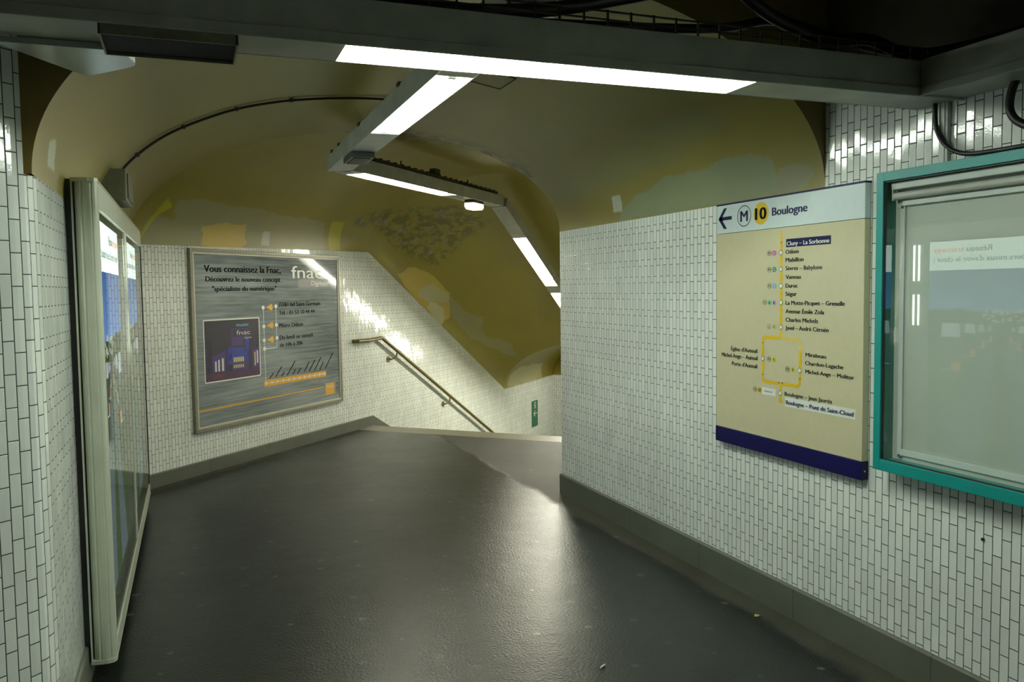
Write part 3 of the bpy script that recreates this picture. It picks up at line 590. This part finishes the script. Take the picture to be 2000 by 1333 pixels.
tc = N.new('ShaderNodeTexCoord'); sx = N.new('ShaderNodeSeparateXYZ'); L.new(tc.outputs['UV'], sx.inputs[0]); rp = N.new('ShaderNodeValToRGB'); L.new(sx.outputs[1], rp.inputs[0])
rp.color_ramp.elements[0].color = (.16, .36, .80, 1); rp.color_ramp.elements[1].color = (.06, .17, .48, 1)
em = N.new('ShaderNodeEmission'); em.inputs[1].default_value = AD*.45; L.new(rp.outputs[0], em.inputs[0]); L.new(em.outputs[0], N['Material Output'].inputs[0])
ADM = [am('poster_white', (.72, .90, .80)), m_sky, am('poster_trees', (.035, .06, .018), .5), am('poster_town', (.55, .62, .55), .5), am('poster_tram_side', (.05, .09, .07), .5), am('poster_tram_roof', (.50, .60, .62), .5),
       am('poster_tram_front', (.65, .33, .05), .5), am('poster_lawn', (.05, .085, .03), .5), am('poster_track', (.10, .14, .145), .5), am('poster_text_grey', (.02, .05, .045), .5), am('poster_text_orange', (.95, .30, .06), .8)]
for ya in (3.93, 5.50):
    W_ = 1.18; x = -.368; lb = MB(); lb.box((-.396, ya, .25), (.0275, 0, 0), (0, W_, 0), (0, 0, 1.675)); lb.build('light_box', ALU, rt); mb = MB(); q = lambda y, z, k=0: (x+k*.0004, ya+y, z)
    def R(y0, y1, z0, z1, mi, k=1, sh=0): mb.poly([q(y0, z0, k), q(y1, z0, k), q(y1-sh, z1, k), q(y0+sh, z1, k)], [(0, 0), (1, 0), (1, 1), (0, 1)], mi)
    R(0, W_, .25, 1.30, 7, 0); R(0, W_, 1.30, 1.70, 1, 0); R(0, W_, 1.70, 1.925, 0, 0)
    hl = [(0, 1.40), (.10, 1.375), (.22, 1.36), (.3, 1.385), (.42, 1.375), (.55, 1.39), (.66, 1.395), (.75, 1.38), (.83, 1.40), (.92, 1.405), (1.0, 1.385), (1.08, 1.40), (1.18, 1.39)]
    for (a, b), (c, d) in zip(hl[:-1], hl[1:]): mb.poly([q(a, 1.28, 1), q(c, 1.28, 1), q(c, d, 1), q(a, b, 1)], mi=2)
    random.seed(5)
    for k in range(26):
        y_ = .25+random.random()*.42; z_ = 1.30+random.random()*.085; R(y_, y_+.02+random.random()*.02, z_, z_+.012+random.random()*.02, 3, 2)
    mb.poly([q(.43, 1.24, 1), q(.50, 1.24, 1), q(.40, .25, 1), q(-.0, .25, 1)], mi=8); mb.poly([q(.56, 1.24, 1), q(.63, 1.24, 1), q(1.08, .25, 1), q(.68, .25, 1)], mi=8)
    for sgn in (-1, 1):
        for k, (dx, zb_, zt_, wd_) in enumerate([(.07, 1.17, 1.275, .05), (.13, 1.12, 1.285, .07), (.21, 1.05, 1.29, .11), (.34, .93, 1.29, .19)]):
            c_ = .53+sgn*dx; fw = wd_*.45; lo, hi = (c_, c_+wd_) if sgn > 0 else (c_-wd_, c_)
            R(lo, hi, zb_, zt_, 4, 3+2*k); R(lo+.005, hi-.005, zt_-.3*(zt_-zb_), zt_, 5, 4+2*k, .012)
            fa = (c_-.0, c_+fw) if sgn > 0 else (c_-fw, c_); R(fa[0], fa[1], zb_, zb_+.035+.008*k, 6, 4+2*k); R(lo, hi, zb_-.008, zb_, 3, 4+2*k)
    tx = MB(); o_ = lambda y, z: (x+.0012, ya+y, z)
    text_into(mb, 'Réseau', o_(.62, 1.838), (0, 1, 0), (0, 0, 1), .215, .044, depth=.0005, mi=9, weight=.02)
    text_into(mb, 'tramway', o_(.865, 1.838), (0, 1, 0), (0, 0, 1), .275, .044, depth=.0005, mi=10, weight=.02)
    text_into(mb, "c'est toujours mieux d'avoir le choix !", o_(.10, 1.765), (0, 1, 0), (0, 0, 1), 1.04, .040, depth=.0005, mi=9, weight=.015)
    pr = mb.build('backlit_poster', ADM, rt); pr['label'] = 'backlit poster of trams under a blue sky with a white heading band'
for y_, x_ in ((5.235, -.390), (5.285, -.390)):
    for z0, z1 in ((1.26, 1.51), (1.62, 1.91)):
        b_ = MB(); b_.tube([(x_, y_, z0), (x_, y_, z1)], .008, 10); b_.build('case_tube', emit_mat('case_tube_light', (.95, 1, .92), 7), rt, smooth=True)

# ------------------------------------------------------------------ green display case on the right wall
XF = 2.56; Y0, Y1, ZB, ZT = .95, 2.64, .853, 2.038; fw = .035
rt = thing('display_case', (2.61, 1.8, ZB), 'empty wall display case with a teal green frame and glass front', 'display case')
b_ = MB()
b_.box((XF, Y1-fw, ZB), (.094, 0, 0), (0, fw, 0), (0, 0, ZT-ZB), bev=.0015); b_.box((XF, Y0, ZB), (.094, 0, 0), (0, fw, 0), (0, 0, ZT-ZB), bev=.0015)
b_.box((XF, Y0+fw, ZT-.036), (.094, 0, 0), (0, Y1-Y0-2*fw, 0), (0, 0, .036), bev=.0015); b_.box((XF, Y0+fw, ZB), (.094, 0, 0), (0, Y1-Y0-2*fw, 0), (0, 0, .045), bev=.0015)
b_.build('frame', TEAL, rt)
b_ = MB()
for a, b, c, d in ((Y1-fw-.005, Y1-fw, ZB+.045, ZT-.036), (Y0+fw, Y0+fw+.005, ZB+.045, ZT-.036), (Y0+fw, Y1-fw, ZT-.041, ZT-.036), (Y0+fw, Y1-fw, ZB+.045, ZB+.050)):
    b_.box((XF+.008, a, c), (.010, 0, 0), (0, b-a, 0), (0, 0, d-c))
b_.build('gasket', BLACK, rt)
b_ = MB(); b_.poly([(XF+.010, Y0+fw, ZB+.045), (XF+.010, Y1-fw, ZB+.045), (XF+.010, Y1-fw, ZT-.036), (XF+.010, Y0+fw, ZT-.036)]); b_.build('glass_pane', GLASS_R, rt)
yi = Y1-fw; b_ = MB(); b_.box((2.628, Y0+fw, ZB+.045), (.02, 0, 0), (0, yi-Y0-fw, 0), (0, 0, ZT-ZB-.081)); b_.build('backing_board', BOARD, rt)
b_ = MB(); b_.box((2.620, yi-.052, ZB+.06), (.008, 0, 0), (0, .022, 0), (0, 0, ZT-ZB-.19), bev=.001); b_.box((2.620, Y0+.05, ZB+.065), (.008, 0, 0), (0, yi-Y0-.10, 0), (0, 0, .024), bev=.001)
b_.build('inner_trim', STRIPB, rt)
b_ = MB(); b_.box((2.590, Y0+.05, 1.968), (.034, 0, 0), (0, yi-Y0-.06, 0), (0, 0, .028), bev=.004); b_.build('top_rail', STRIPB, rt)
b_ = MB(); b_.tube([(2.600, yi-.020, 1.942), (2.600, Y0+.06, 1.942)], .0145, 18); b_.build('roller', WHITE, rt, smooth=True)
b_ = MB(); b_.box((2.592, yi-.018, 1.925), (.02, 0, 0), (0, .006, 0), (0, 0, .06), bev=.002); b_.build('roller_bracket', WHITE, rt)
b_ = MB(); b_.box((2.612, Y0+.05, 1.903), (.012, 0, 0), (0, yi-Y0-.095, 0), (0, 0, .020), bev=.003); b_.build('lower_rail', STRIPB, rt)
for y_, z_ in ((yi-.040, 1.900), (yi-.042, .915)):
    b_ = MB(); b_.tube([(2.617, y_, z_), (2.622, y_, z_)], .006, 12); b_.build('screw', DGREY, rt)

# ------------------------------------------------------------------ metro line sign
SX = 2.62; SY = 3.815; SW = 1.053
rt = thing('line_sign', (2.64, 3.29, .77), 'large cream metro line map sign with white header and navy foot', 'sign')
b_ = MB(); b_.box((SX, SY-SW, 1.8735), (.033, 0, 0), (0, SW, 0), (0, 0, .1465), bev=.002); hd = b_.build('header_panel', SIGNW, rt)
b_ = MB(); b_.box((SX-.002, SY-SW-.001, 2.020), (.036, 0, 0), (0, SW+.002, 0), (0, 0, .008), bev=.001); b_.build('top_strip', NAVY, rt)
b_ = MB(); b_.box((SX, SY-SW, .852), (.033, 0, 0), (0, SW, 0), (0, 0, 1.020), bev=.002); mp = b_.build('map_panel', CREAM, rt)
b_ = MB(); b_.box((SX-.004, SY-SW-.002, .772), (.038, 0, 0), (0, SW+.004, 0), (0, 0, .080), bev=.002); b_.build('foot_strip', NAVY, rt)
b_ = MB(); b_.tube([(SX+.014, SY-SW-.001, .81), (SX+.014, SY-SW-.004, .81)], .004, 10); b_.build('screw', ALU, rt)
UD, VD = Vector((0, -1, 0)), UZ
def sp(u, z, k=1): return Vector((SX-.0006*k, SY-u, z))
P = {'arrow': [[0.0157, 1.9503], [0.1317, 1.9516], [0.078, 2.0038], [0.0785, 1.8942]], 'M': [0.2362, 1.951], 'ten': [0.3715, 1.9521], 'clunybox': [[0.5595, 1.7775], [0.856, 1.8155]], 'termbox': [[0.5587, 1.0258], [1.0137, 1.0693]], 'labbox': [[0.386, 1.0651], [0.49, 1.0996]], 'nodes': [[0.5236, 1.7544], [0.5244, 1.676], [0.5253, 1.5969], [0.5261, 1.5182], [0.5274, 1.4007], [0.3923, 1.2415], [0.6618, 1.2053], [0.5258, 1.0851]], 'bulge': [[0.524, 1.7167], [0.5248, 1.6382], [0.5257, 1.5584], [0.5266, 1.4797], [0.527, 1.4399], [0.3919, 1.2809], [0.3926, 1.204], [0.6625, 1.2847], [0.663, 1.2454], [0.5261, 1.0504]], 'dash': [[0.5224, 1.8575], [0.5225, 1.85], [0.5226, 1.8454], [0.5227, 1.8373], [0.5227, 1.8297]], 'split': [0.5273, 1.3665], 'L': [0.3913, 1.3446], 'R': [0.6616, 1.3551], 'BL': [0.3933, 1.1287], 'BR': [0.6644, 1.1348], 'join': [0.5254, 1.1174], 'Rpale': [0.6623, 1.2994], 'end': [0.5263, 1.0351], 'badges': [['M', 0.4372, 1.7553], ['4', 0.474, 1.7548], ['M', 0.438, 1.6753], ['12', 0.4748, 1.6761], ['M', 0.4388, 1.597], ['13', 0.4756, 1.5973], ['M', 0.404, 1.5175], ['6', 0.4414, 1.5167], ['8', 0.4755, 1.5171], ['RER', 0.4398, 1.3998], ['C', 0.4767, 1.4012], ['M', 0.4409, 1.242], ['9', 0.4763, 1.2427], ['M', 0.5767, 1.204], ['9', 0.6126, 1.2046], ['M', 0.3337, 1.0834], ['10', 0.3699, 1.0835]]}
mb = MB(); (ax, az), (bx, bz), (cx_, cz_), (dx_, dz_) = P['arrow']; az = bz = 1.951; tck = .0165
nX = (-1, 0, 0)
mb.poly([sp(ax+.012, az-tck*.55), sp(bx, az-tck*.55), sp(bx, az+tck*.55), sp(ax+.012, az+tck*.55)])
for zz_ in (2.004, 1.897):
    s_ = 1 if zz_ > az else -1
    mb.poly([sp(ax, az), sp(ax+.028, az), sp(cx_+.012, zz_), sp(cx_-.014, zz_)][::s_] if s_ > 0 else [sp(ax, az), sp(cx_-.014, zz_), sp(cx_+.012, zz_), sp(ax+.028, az)])
mb.build('direction_arrow', INK, hd); mb = MB(); ring_into(mb, sp(*P['M']), UD, VD, .057, .0535, .0042)
text_into(mb, 'M', sp(P['M'][0]-.029, P['M'][1]-.0275), UD, VD, .058, .055, weight=.03); mb.build('network_symbol', INK, hd); mb = MB()
text_into(mb, 'Boulogne', sp(0.457, 1.9335), UD, VD, 0.246, 0.0387, weight=.045)
mb.build('header_lettering', INK, hd)
mb = MB(); mb.poly(disc_pts(sp(*P['ten']), UD, VD, .058, .0545)); mb.build('line_disc', LINEY, hd)
mb = MB(); text_into(mb, '10', sp(P['ten'][0]-.043, P['ten'][1]-.0285, 2), UD, VD, .082, .058, weight=.05); mb.build('line_number', BLKINK, hd)
# map: line
mb = MB(); wl = .0165
cx0 = P['split'][0]; Lx, Rx = .392, .6625
_kk = [1.0]
def seg(pts, k=1, mi=0):
    pts = [p for i, p in enumerate(pts) if i == 0 or abs(p[0]-pts[i-1][0])+abs(p[1]-pts[i-1][1]) > 1e-6]
    for i in range(len(pts)-1):
        _kk[0] = 1+(_kk[0]*7.31+.13) % .5; stroke_into(mb, [sp(*pts[i], k*_kk[0]), sp(*pts[i+1], k*_kk[0])], wl, nX, mi)
for i in (0, 2): seg([(cx0-.003, P['dash'][i][1]), (cx0-.003, P['dash'][i+1][1])])
seg([(cx0-.003, P['dash'][4][1]), (cx0, 1.372)])
def corner(x0, z0, x1, z1, x2, z2, n=6): return [(x0*(1-t)**2+2*x1*t*(1-t)+x2*t*t, z0*(1-t)**2+2*z1*t*(1-t)+z2*t*t) for t in [i/n for i in range(n+1)]]
seg(corner(cx0, 1.372, cx0, 1.347, cx0-.025, 1.347)+corner(Lx+.022, 1.347, Lx, 1.347, Lx, 1.325)+corner(Lx, 1.152, Lx, 1.130, Lx+.022, 1.130)+corner(cx0-.022, 1.130, cx0, 1.130, cx0, 1.112)+[(cx0, P['end'][1])])
seg(corner(Rx, 1.152, Rx, 1.130, Rx-.022, 1.130)+corner(cx0+.022, 1.130, cx0, 1.130, cx0, 1.112)); seg([(Rx, 1.152), (Rx, 1.296)])
for u, z in P['bulge']: mb.poly(disc_pts(sp(u, z, 1.7), UD, VD, .0125, .0145, 16))
mb.build('route_line', LINEY, mp)
mb = MB(); seg(corner(cx0, 1.372, cx0, 1.347, cx0+.025, 1.347)+corner(Rx-.022, 1.347, Rx, 1.347, Rx, 1.325)+[(Rx, 1.296)], .8); mb.build('faded_route_line', PALEY, mp)
for u, z in P['nodes']:
    mb = MB(); mb.poly(disc_pts(sp(u, z, 3), UD, VD, .0115, .0108, 18)); ring_into(mb, sp(u, z, 4), UD, VD, .0125, .0118, .0018, mi=1); mb.build('station_marker', [PRTW, BLKINK], mp)
(u0, z0), (u1, z1) = P['termbox']; mb = MB(); mb.poly([sp(u0, z0), sp(u1, z0), sp(u1, z1), sp(u0, z1)]); mb.build('terminus_highlight', PRTW, mp)
(u0, z0), (u1, z1) = P['labbox']; mb = MB(); mb.poly([sp(u0, z0), sp(u1, z0), sp(u1, z1), sp(u0, z1)]); text_into(mb, 'Gare', sp(.405, 1.0795, 2), UD, VD, .062, .007, mi=1); mb.build('white_label', [PRTW, BLKINK], mp)
mb = MB(); (u0, z0), (u1, z1) = P['clunybox']; mb.poly([sp(u0, z0), sp(u1, z0), sp(u1, z1), sp(u0, z1)]); mb.build('station_highlight', NAVY, mp)
T_ = ['Cluny – La Sorbonne', 0.566, 1.7847, 0.281, 0.0195]; mb = MB(); text_into(mb, T_[0], sp(T_[1], T_[2], 2), UD, VD, T_[3], T_[4], weight=.04); mb.build('highlighted_station_name', PRTW, mp)
for T_ in [['Odéon', 0.557, 1.7466, 0.09, 0.0196], ['Mabillon', 0.558, 1.7086, 0.124, 0.0196], ['Sèvres – Babylone', 0.558, 1.6694, 0.246, 0.0196], ['Vaneau', 0.559, 1.629, 0.104, 0.0196], ['Duroc', 0.559, 1.588, 0.082, 0.0196], ['Ségur', 0.559, 1.5498, 0.078, 0.0197], ['La Motte-Picquet – Grenelle', 0.56, 1.5081, 0.384, 0.0197], ['Avenue Émile Zola', 0.56, 1.4682, 0.258, 0.0197], ['Charles Michels', 0.561, 1.4281, 0.219, 0.0197], ['Javel – André Citroën', 0.561, 1.3904, 0.286, 0.0197], ["Église d'Auteuil", 0.132, 1.2642, 0.216, 0.0205], ['Michel-Ange – Auteuil', 0.05, 1.2286, 0.301, 0.0209], ["Porte d'Auteuil", 0.14, 1.188, 0.208, 0.0205], ['Mirabeau', 0.701, 1.2728, 0.132, 0.018], ['Chardon-Lagache', 0.699, 1.2342, 0.241, 0.0181], ['Michel-Ange – Molitor', 0.701, 1.1952, 0.302, 0.0181], ['Boulogne – Jean Jaurès', 0.558, 1.0766, 0.315, 0.0188]]: mb = MB(); text_into(mb, T_[0], sp(T_[1], T_[2]), UD, VD, T_[3], T_[4], weight=.04); mb.build('station_name', BLKINK, mp)
T_ = ['Boulogne – Pont de Saint-Cloud', 0.568, 1.0366, 0.435, 0.0199]; mb = MB(); text_into(mb, T_[0], sp(T_[1], T_[2], 2), UD, VD, T_[3], T_[4], weight=.04); mb.build('terminus_name', INK, mp)
for a in ((cx0, 1.80), (Lx, 1.318), (Lx, 1.162), (Rx, 1.166), (cx0+.012, 1.133), (cx0-.012, 1.133)):
    mb = MB(); stroke_into(mb, [sp(a[0]-.005, a[1]+.005, 3), sp(a[0], a[1]-.003, 3), sp(a[0]+.005, a[1]+.005, 3)], .002, nX); mb.build('direction_tick', INK, mp)
BC = {'4': (.55, .12, .30), '12': (.0, .25, .12), '13': (.12, .42, .58), '6': (.18, .55, .28), '8': (.52, .36, .58), 'C': (.62, .50, .16), '9': (.60, .60, .05), '10': (.66, .42, .02)}
for t_, u, z in P['badges']:
    mb = MB()
    if t_ in ('M', 'RER'):
        ring_into(mb, sp(u, z, 2), UD, VD, .0155, .0125, .0014, seg=18); text_into(mb, t_, sp(u-.008, z-.006, 2), UD, VD, .016, .012 if t_ == 'M' else .008, weight=.0); mb.build('network_badge', BLKINK, mp)
    else:
        mb.poly(disc_pts(sp(u, z, 2), UD, VD, .0155, .0125, 18)); bb = mb.build('line_badge', printed('badge_'+t_, BC[t_]), mp)
        mb = MB(); ww = .008*len(t_); text_into(mb, t_, sp(u-ww/2-.001, z-.0068, 3), UD, VD, ww+.002, .0135, weight=.01); mb.build('badge_number', PRTW if t_ in ('4', '12', '13') else BLKINK, mp)

# ------------------------------------------------------------------ big poster on the far wall
s0, s1, z0, z1 = .485, 2.728, .372, 1.985
rt = thing('poster_frame', PP((s0+s1)/2, .02, z0), 'large framed grey shop advertisement on the far tiled wall', 'poster')
b_ = MB(); t_ = .032
for a, b, c, d in ((s0, s0+t_, z0, z1), (s1-t_, s1, z0, z1), (s0+t_, s1-t_, z1-t_, z1), (s0+t_, s1-t_, z0, z0+t_)): b_.box(PP(a, .001, c), E3*(b-a), N3*.034, UZ*(d-c), bev=.004)
b_.build('frame', FRAME, rt)
b_ = MB(); a0, a1, c0, c1 = s0+t_, s1-t_, z0+t_, z1-t_; k_ = .016
for a, b, c, d in ((a0, a0+k_, c0, c1), (a1-k_, a1, c0, c1), (a0+k_, a1-k_, c1-k_, c1), (a0+k_, a1-k_, c0, c0+k_)): b_.box(PP(a, .004, c), E3*(b-a), N3*.027, UZ*(d-c), bev=.002)
b_.build('bead', FRAMEIN, rt)
OF = .020; mb = MB(); a0 += k_-.002; a1 -= k_-.002; c0 += k_-.002; c1 -= k_-.002
mb.poly([PP(a0, OF, c0), PP(a1, OF, c0), PP(a1, OF, c1), PP(a0, OF, c1)], [(a0, c0), (a1, c0), (a1, c1), (a0, c1)]); pap = mb.build('printed_sheet', PAPER, rt)
def pp(s, z, k=1): return PP(s, OF+.0008*k, z)
for i, T_ in enumerate([['Vous connaissez la Fnac,', 0.661, 1.7821, 1.053, 0.0625], ['Découvrez le nouveau concept', 0.676, 1.6967, 1.028, 0.0472], ['"spécialiste du numérique"', 0.748, 1.6105, 0.887, 0.0449], ['77/81 bd Saint-Germain', 1.669, 1.4492, 0.691, 0.044], ['Tél. : 01 53 10 44 44', 1.671, 1.3708, 0.586, 0.0395], ['Métro Odéon', 1.671, 1.2435, 0.379, 0.0411], ['Du lundi au samedi', 1.671, 1.1252, 0.544, 0.0396], ['de 10h à 20h', 1.668, 1.0505, 0.367, 0.0381]]): mb = MB(); text_into(mb, T_[0], pp(T_[1], T_[2]), E3, UZ, T_[3], T_[4], slant=.15 if i == 2 else 0, weight=.05 if i < 3 else .035); mb.build('text_line', BLKINK, pap)
mb = MB()
Q = {'digbox': [[1.9848, 1.6401], [2.5078, 1.7268]], 'dl': [[1.4344, 1.4476], [1.436, 1.2658], [1.4353, 1.1306], [1.4371, 1.0485]], 'dr': [[1.6251, 1.4563], [1.6247, 1.2723], [1.6281, 1.143]], 'dlend': [1.4415, 0.7083], 'dle': [1.6298, 1.0516], 'arr': [[1.5338, 1.4488], [1.537, 1.2724], [1.5363, 1.1334]], 'photo': [[0.632, 0.7969], [1.3596, 1.3579], [0.628, 1.3473], [1.3692, 0.8053]], 'orange': [[1.4243, 0.7064], [2.4243, 0.7155]], 'thin': [[0.5596, 0.5591], [2.4113, 0.5742]], 'sq': [[2.4164, 0.4766], [2.5811, 0.6047]], 'str': [[[1.4952, 0.7514], [1.5615, 0.8014]], [[1.5888, 0.7569], [1.6887, 0.8544]], [[1.678, 0.7555], [1.7283, 0.7967]], [[1.7691, 0.7555], [1.9034, 0.89]], [[1.8596, 0.7566], [1.9084, 0.8069]], [[1.9378, 0.7584], [1.9978, 0.8105]], [[2.0514, 0.7656], [2.1373, 0.8622]], [[2.1327, 0.7618], [2.2423, 0.8736]], [[2.2236, 0.7596], [2.3486, 0.8936]], [[2.3218, 0.7601], [2.3879, 0.8408]], [[2.4194, 0.7634], [2.5692, 0.9247]]], 'ymus': [1.0618, 1.3033], 'yfn': [1.0698, 1.189], 'ybb': [1.143, 1.138], 'cen0': [0.9795, 0.8795], 'cen1': [1.1471, 1.2241], 'yw0': [0.9795, 0.8795], 'yw1': [1.14, 0.9653], 'lw0': [0.7606, 0.8865], 'lw1': [0.8687, 0.9879], 'frame': [[0.4836, 1.9712], [2.7045, 1.9982], [2.7311, 0.3835], [0.5132, 0.3674]]}
for a, b in Q['str']: mb = MB(); stroke_into(mb, [pp(*a), pp(*b)], .013, N3); mb.build('slanted_name', BLKINK, pap)
mb = MB()
text_into(mb, 'FORUM', Vector(pp(2.655, .487)), UZ, -E3, .11, .038)
mb.build('upright_word', BLKINK, pap)
mb = MB(); (u0, v0), (u1, v1) = Q['digbox']; mb.poly([pp(u0, v0), pp(u1, v0), pp(u1, v1), pp(u0, v1)]); mb.build('logo_bar', DGREY, pap)
mb = MB(); T_ = ['fnac', 1.885, 1.7351, 0.516, 0.1318]; text_into(mb, T_[0], pp(T_[1], T_[2]), E3, UZ, T_[3], T_[4]*.95, weight=.01); mb.build('logo_lettering', PRTW, pap)
T_ = ['Digitale', 2.2, 1.661, 0.302, 0.0465]; mb = MB(); text_into(mb, T_[0], pp(T_[1], T_[2], 2), E3, UZ, T_[3], T_[4], slant=.3); mb.build('script_lettering', PRTW, pap)
mb = MB()
for s_, z_ in Q['dl']+Q['dr']: mb.poly(disc_pts(pp(s_, z_, 2), E3, UZ, .022, .019, 16))
stroke_into(mb, [pp(1.436, 1.448), pp(1.440, .715)], .006, N3); stroke_into(mb, [pp(1.626, 1.456), pp(1.626, 1.050), pp(1.437, 1.048)], .006, N3)
(o0, oz0), (o1, oz1) = Q['orange']
stroke_into(mb, [pp(o0+.02, .711, 2), pp(o1-.02, .711, 2)], .007, N3)
for k in range(12): mb.poly(disc_pts(pp(o0+.02+(o1-o0-.04)*k/11, .711, 2), E3, UZ, .017, .015, 12))
u0, v0, u1, v1 = .630, .800, 1.366, 1.353
for a, b in (((u0, v0), (u1, v0)), ((u1, v0), (u1, v1)), ((u1, v1), (u0, v1)), ((u0, v1), (u0, v0))): stroke_into(mb, [pp(*a, 2), pp(*b, 2)], .011, N3)
text_into(mb, 'fnac', pp(2.425, .550, 2), E3, UZ, .15, .035, weight=.004); mb.build('white_diagram', PRTW, pap)
mb = MB(); mb.poly([pp(o0-.01, .680), pp(o1+.01, .680), pp(o1+.01, .742), pp(o0-.01, .742)]); mb.poly([pp(a0+.005, .552), pp(2.38, .562), pp(2.38, .574), pp(a0+.005, .566)])
mb.build('orange_lines', ORANGE, pap); mb = MB(); mb.poly([pp(2.418, .477), pp(2.582, .477), pp(2.582, .603), pp(2.418, .603)])
mb.build('logo_square', ORANGE, pap)
for s_, z_ in Q['arr']: mb = MB(); mb.poly([pp(s_-.055, z_), pp(s_, z_-.022), pp(s_+.03, z_-.034), pp(s_+.045, z_), pp(s_+.03, z_+.034), pp(s_, z_+.022)]); mb.build('orange_arrow', ORANGE, pap)
PHM = [printed('photo_night', (.014, .009, .022)), printed('photo_purple', (.045, .026, .13)), printed('photo_blue', (.02, .035, .25)), printed('photo_yellow', (.50, .45, .20)), printed('photo_white', (.55, .53, .50)), printed('photo_cyan', (.20, .50, .60)), printed('photo_ground', (.05, .018, .06)), printed('photo_red', (.10, .03, .04))]
mb = MB(); mb.poly([pp(u0, v0), pp(u1, v0), pp(u1, v1), pp(u0, v1)])
def PR(a, b, c, d, mi, k=1.6, e=0): mb.poly([pp(u0+(u1-u0)*a, v0+(v1-v0)*c, k), pp(u0+(u1-u0)*b, v0+(v1-v0)*(c), k), pp(u0+(u1-u0)*b, v0+(v1-v0)*(d+e), k), pp(u0+(u1-u0)*a, v0+(v1-v0)*d, k)], mi=mi)
PR(.0, 1, 0, .14, 6); PR(.12, .33, .05, .12, 7, 1.8)
PR(.12, .36, .14, .40, 1, 1.7, .10); PR(.86, 1, .14, .46, 1, 1.7, .02); PR(.47, .78, .14, .84, 1, 1.65); PR(.50, .72, .43, .82, 0, 1.8); PR(.42, .80, .33, .42, 2, 1.9, .05)
PR(.49, .70, .44, .52, 2, 2); PR(.40, .47, .25, .55, 2, 1.9); PR(.73, .80, .28, .66, 2, 1.9); PR(.50, .69, .55, .70, 1, 2.1)
for k, (a, b) in enumerate(((.17, .20), (.225, .255), (.29, .325))): PR(a, b, .16, .33+.02*k, 4, 2)
for k in range(6): PR(.50+.033*k, .525+.033*k, .28, .36, 3, 2.2); PR(.50+.033*k, .52+.033*k, .18, .235, 3, 2.2)
PR(.89, .915, .18, .42, 3, 2); PR(.935, .965, .22, .44, 4, 2)
for k, a in enumerate((.03, .08, .12, .38, .84, .9)): PR(a, a+.012, .14, .55+.06*(k % 3), 1, 1.75)
text_into(mb, 'music', pp(1.045, 1.283, 3), E3, UZ, .17, .032, weight=.01, mi=5); text_into(mb, 'fnac', pp(1.045, 1.205, 3), E3, UZ, .19, .042, weight=.005, mi=4); text_into(mb, 'Digitale', pp(1.15, 1.165, 3), E3, UZ, .10, .018, slant=.3, mi=4)
mb.build('night_photo', PHM, pap)

# ------------------------------------------------------------------ handrail
rt = thing('handrail', PP(3.0, .06, .95), 'brass coloured handrail sloping down the stair wall', 'handrail')
zr = lambda s: 1.034-.52*(s-3.516)
b_ = MB(); b_.tube([PP(2.99, .004, 1.024), PP(2.995, .045, 1.024), PP(3.02, .062, 1.024), PP(3.24, .065, 1.020), PP(3.50, .065, 1.036), PP(3.53, .065, 1.028), PP(7.25, .065, zr(7.25))], .021, 12); b_.build('rail', BRASS, rt, smooth=True)
b_ = MB(); b_.tube([PP(3.0, .063, 1.024), PP(3.23, .065, 1.020)], .024, 12); b_.build('sleeve', BRASS, rt, smooth=True)
for s_ in (3.86, 5.28, 6.7):
    b_ = MB(); z_ = zr(s_); b_.tube([PP(s_-.10, .001, z_-.10), PP(s_-.10, .010, z_-.10)], .038, 14); b_.tube([PP(s_-.10, .006, z_-.10), PP(s_-.09, .04, z_-.10), PP(s_-.03, .063, z_-.085), PP(s_, .065, z_-.045), PP(s_, .065, z_-.012)], .010, 10); b_.build('wall_bracket', BRASS, rt, smooth=True)
# green exit sign
rt = thing('exit_sign', PP(8.69, .01, -.85), 'small green exit sign with white arrow low on the stair wall', 'sign')
b_ = MB(); b_.box(PP(8.552, .001, -.848), E3*.278, N3*.008, UZ*.460, bev=.001); pl = b_.build('sign_plate', GREEN, rt)
g = lambda s, z: PP(s, .0100, z)
b_ = MB(); text_into(b_, 'SORTIE', g(8.735, -.525), UZ, -E3, .115, .085, weight=.01)
b_.poly([g(8.63, -.622), g(8.79, -.622), g(8.79, -.606), g(8.63, -.606)]); b_.poly([g(8.61, -.614), g(8.64, -.614), g(8.715, -.562), g(8.685, -.562)]); b_.poly([g(8.61, -.614), g(8.685, -.666), g(8.715, -.666), g(8.64, -.614)]); b_.build('white_arrow_and_word', PRTW, pl)

# ------------------------------------------------------------------ litter
random.seed(4)
def scrap(name, c, r, col, label, cat):
    m = MB(); pts = [Vector((c[0]+r*math.cos(a)*random.uniform(.6, 1.2), c[1]+.7*r*math.sin(a)*random.uniform(.6, 1.2), .004+random.uniform(0, .006))) for a in [2*math.pi*i/9 for i in range(9)]]
    bot = [Vector((p.x, p.y, p.z-.0035)) for p in pts]; m.poly(pts); m.poly(bot[::-1])
    for i in range(9): j = (i+1) % 9; m.poly([bot[i], bot[j], pts[j], pts[i]])
    tag(m.build(name, plain(name+'_mat', col, .6)), label, cat)
scrap('dry_leaf', (2.506, 3.31), .018, (.42, .33, .10), 'small yellow leaf lying on the dark floor by the right wall', 'leaf')
m = MB(); m.tube([(1.555, 3.095, .005), (1.585, 3.115, .005)], .004, 8); tag(m.build('cigarette_end', plain('cigarette_paper', (.55, .52, .38), .7)), 'pale cigarette end on the floor near the bottom edge', 'cigarette end')
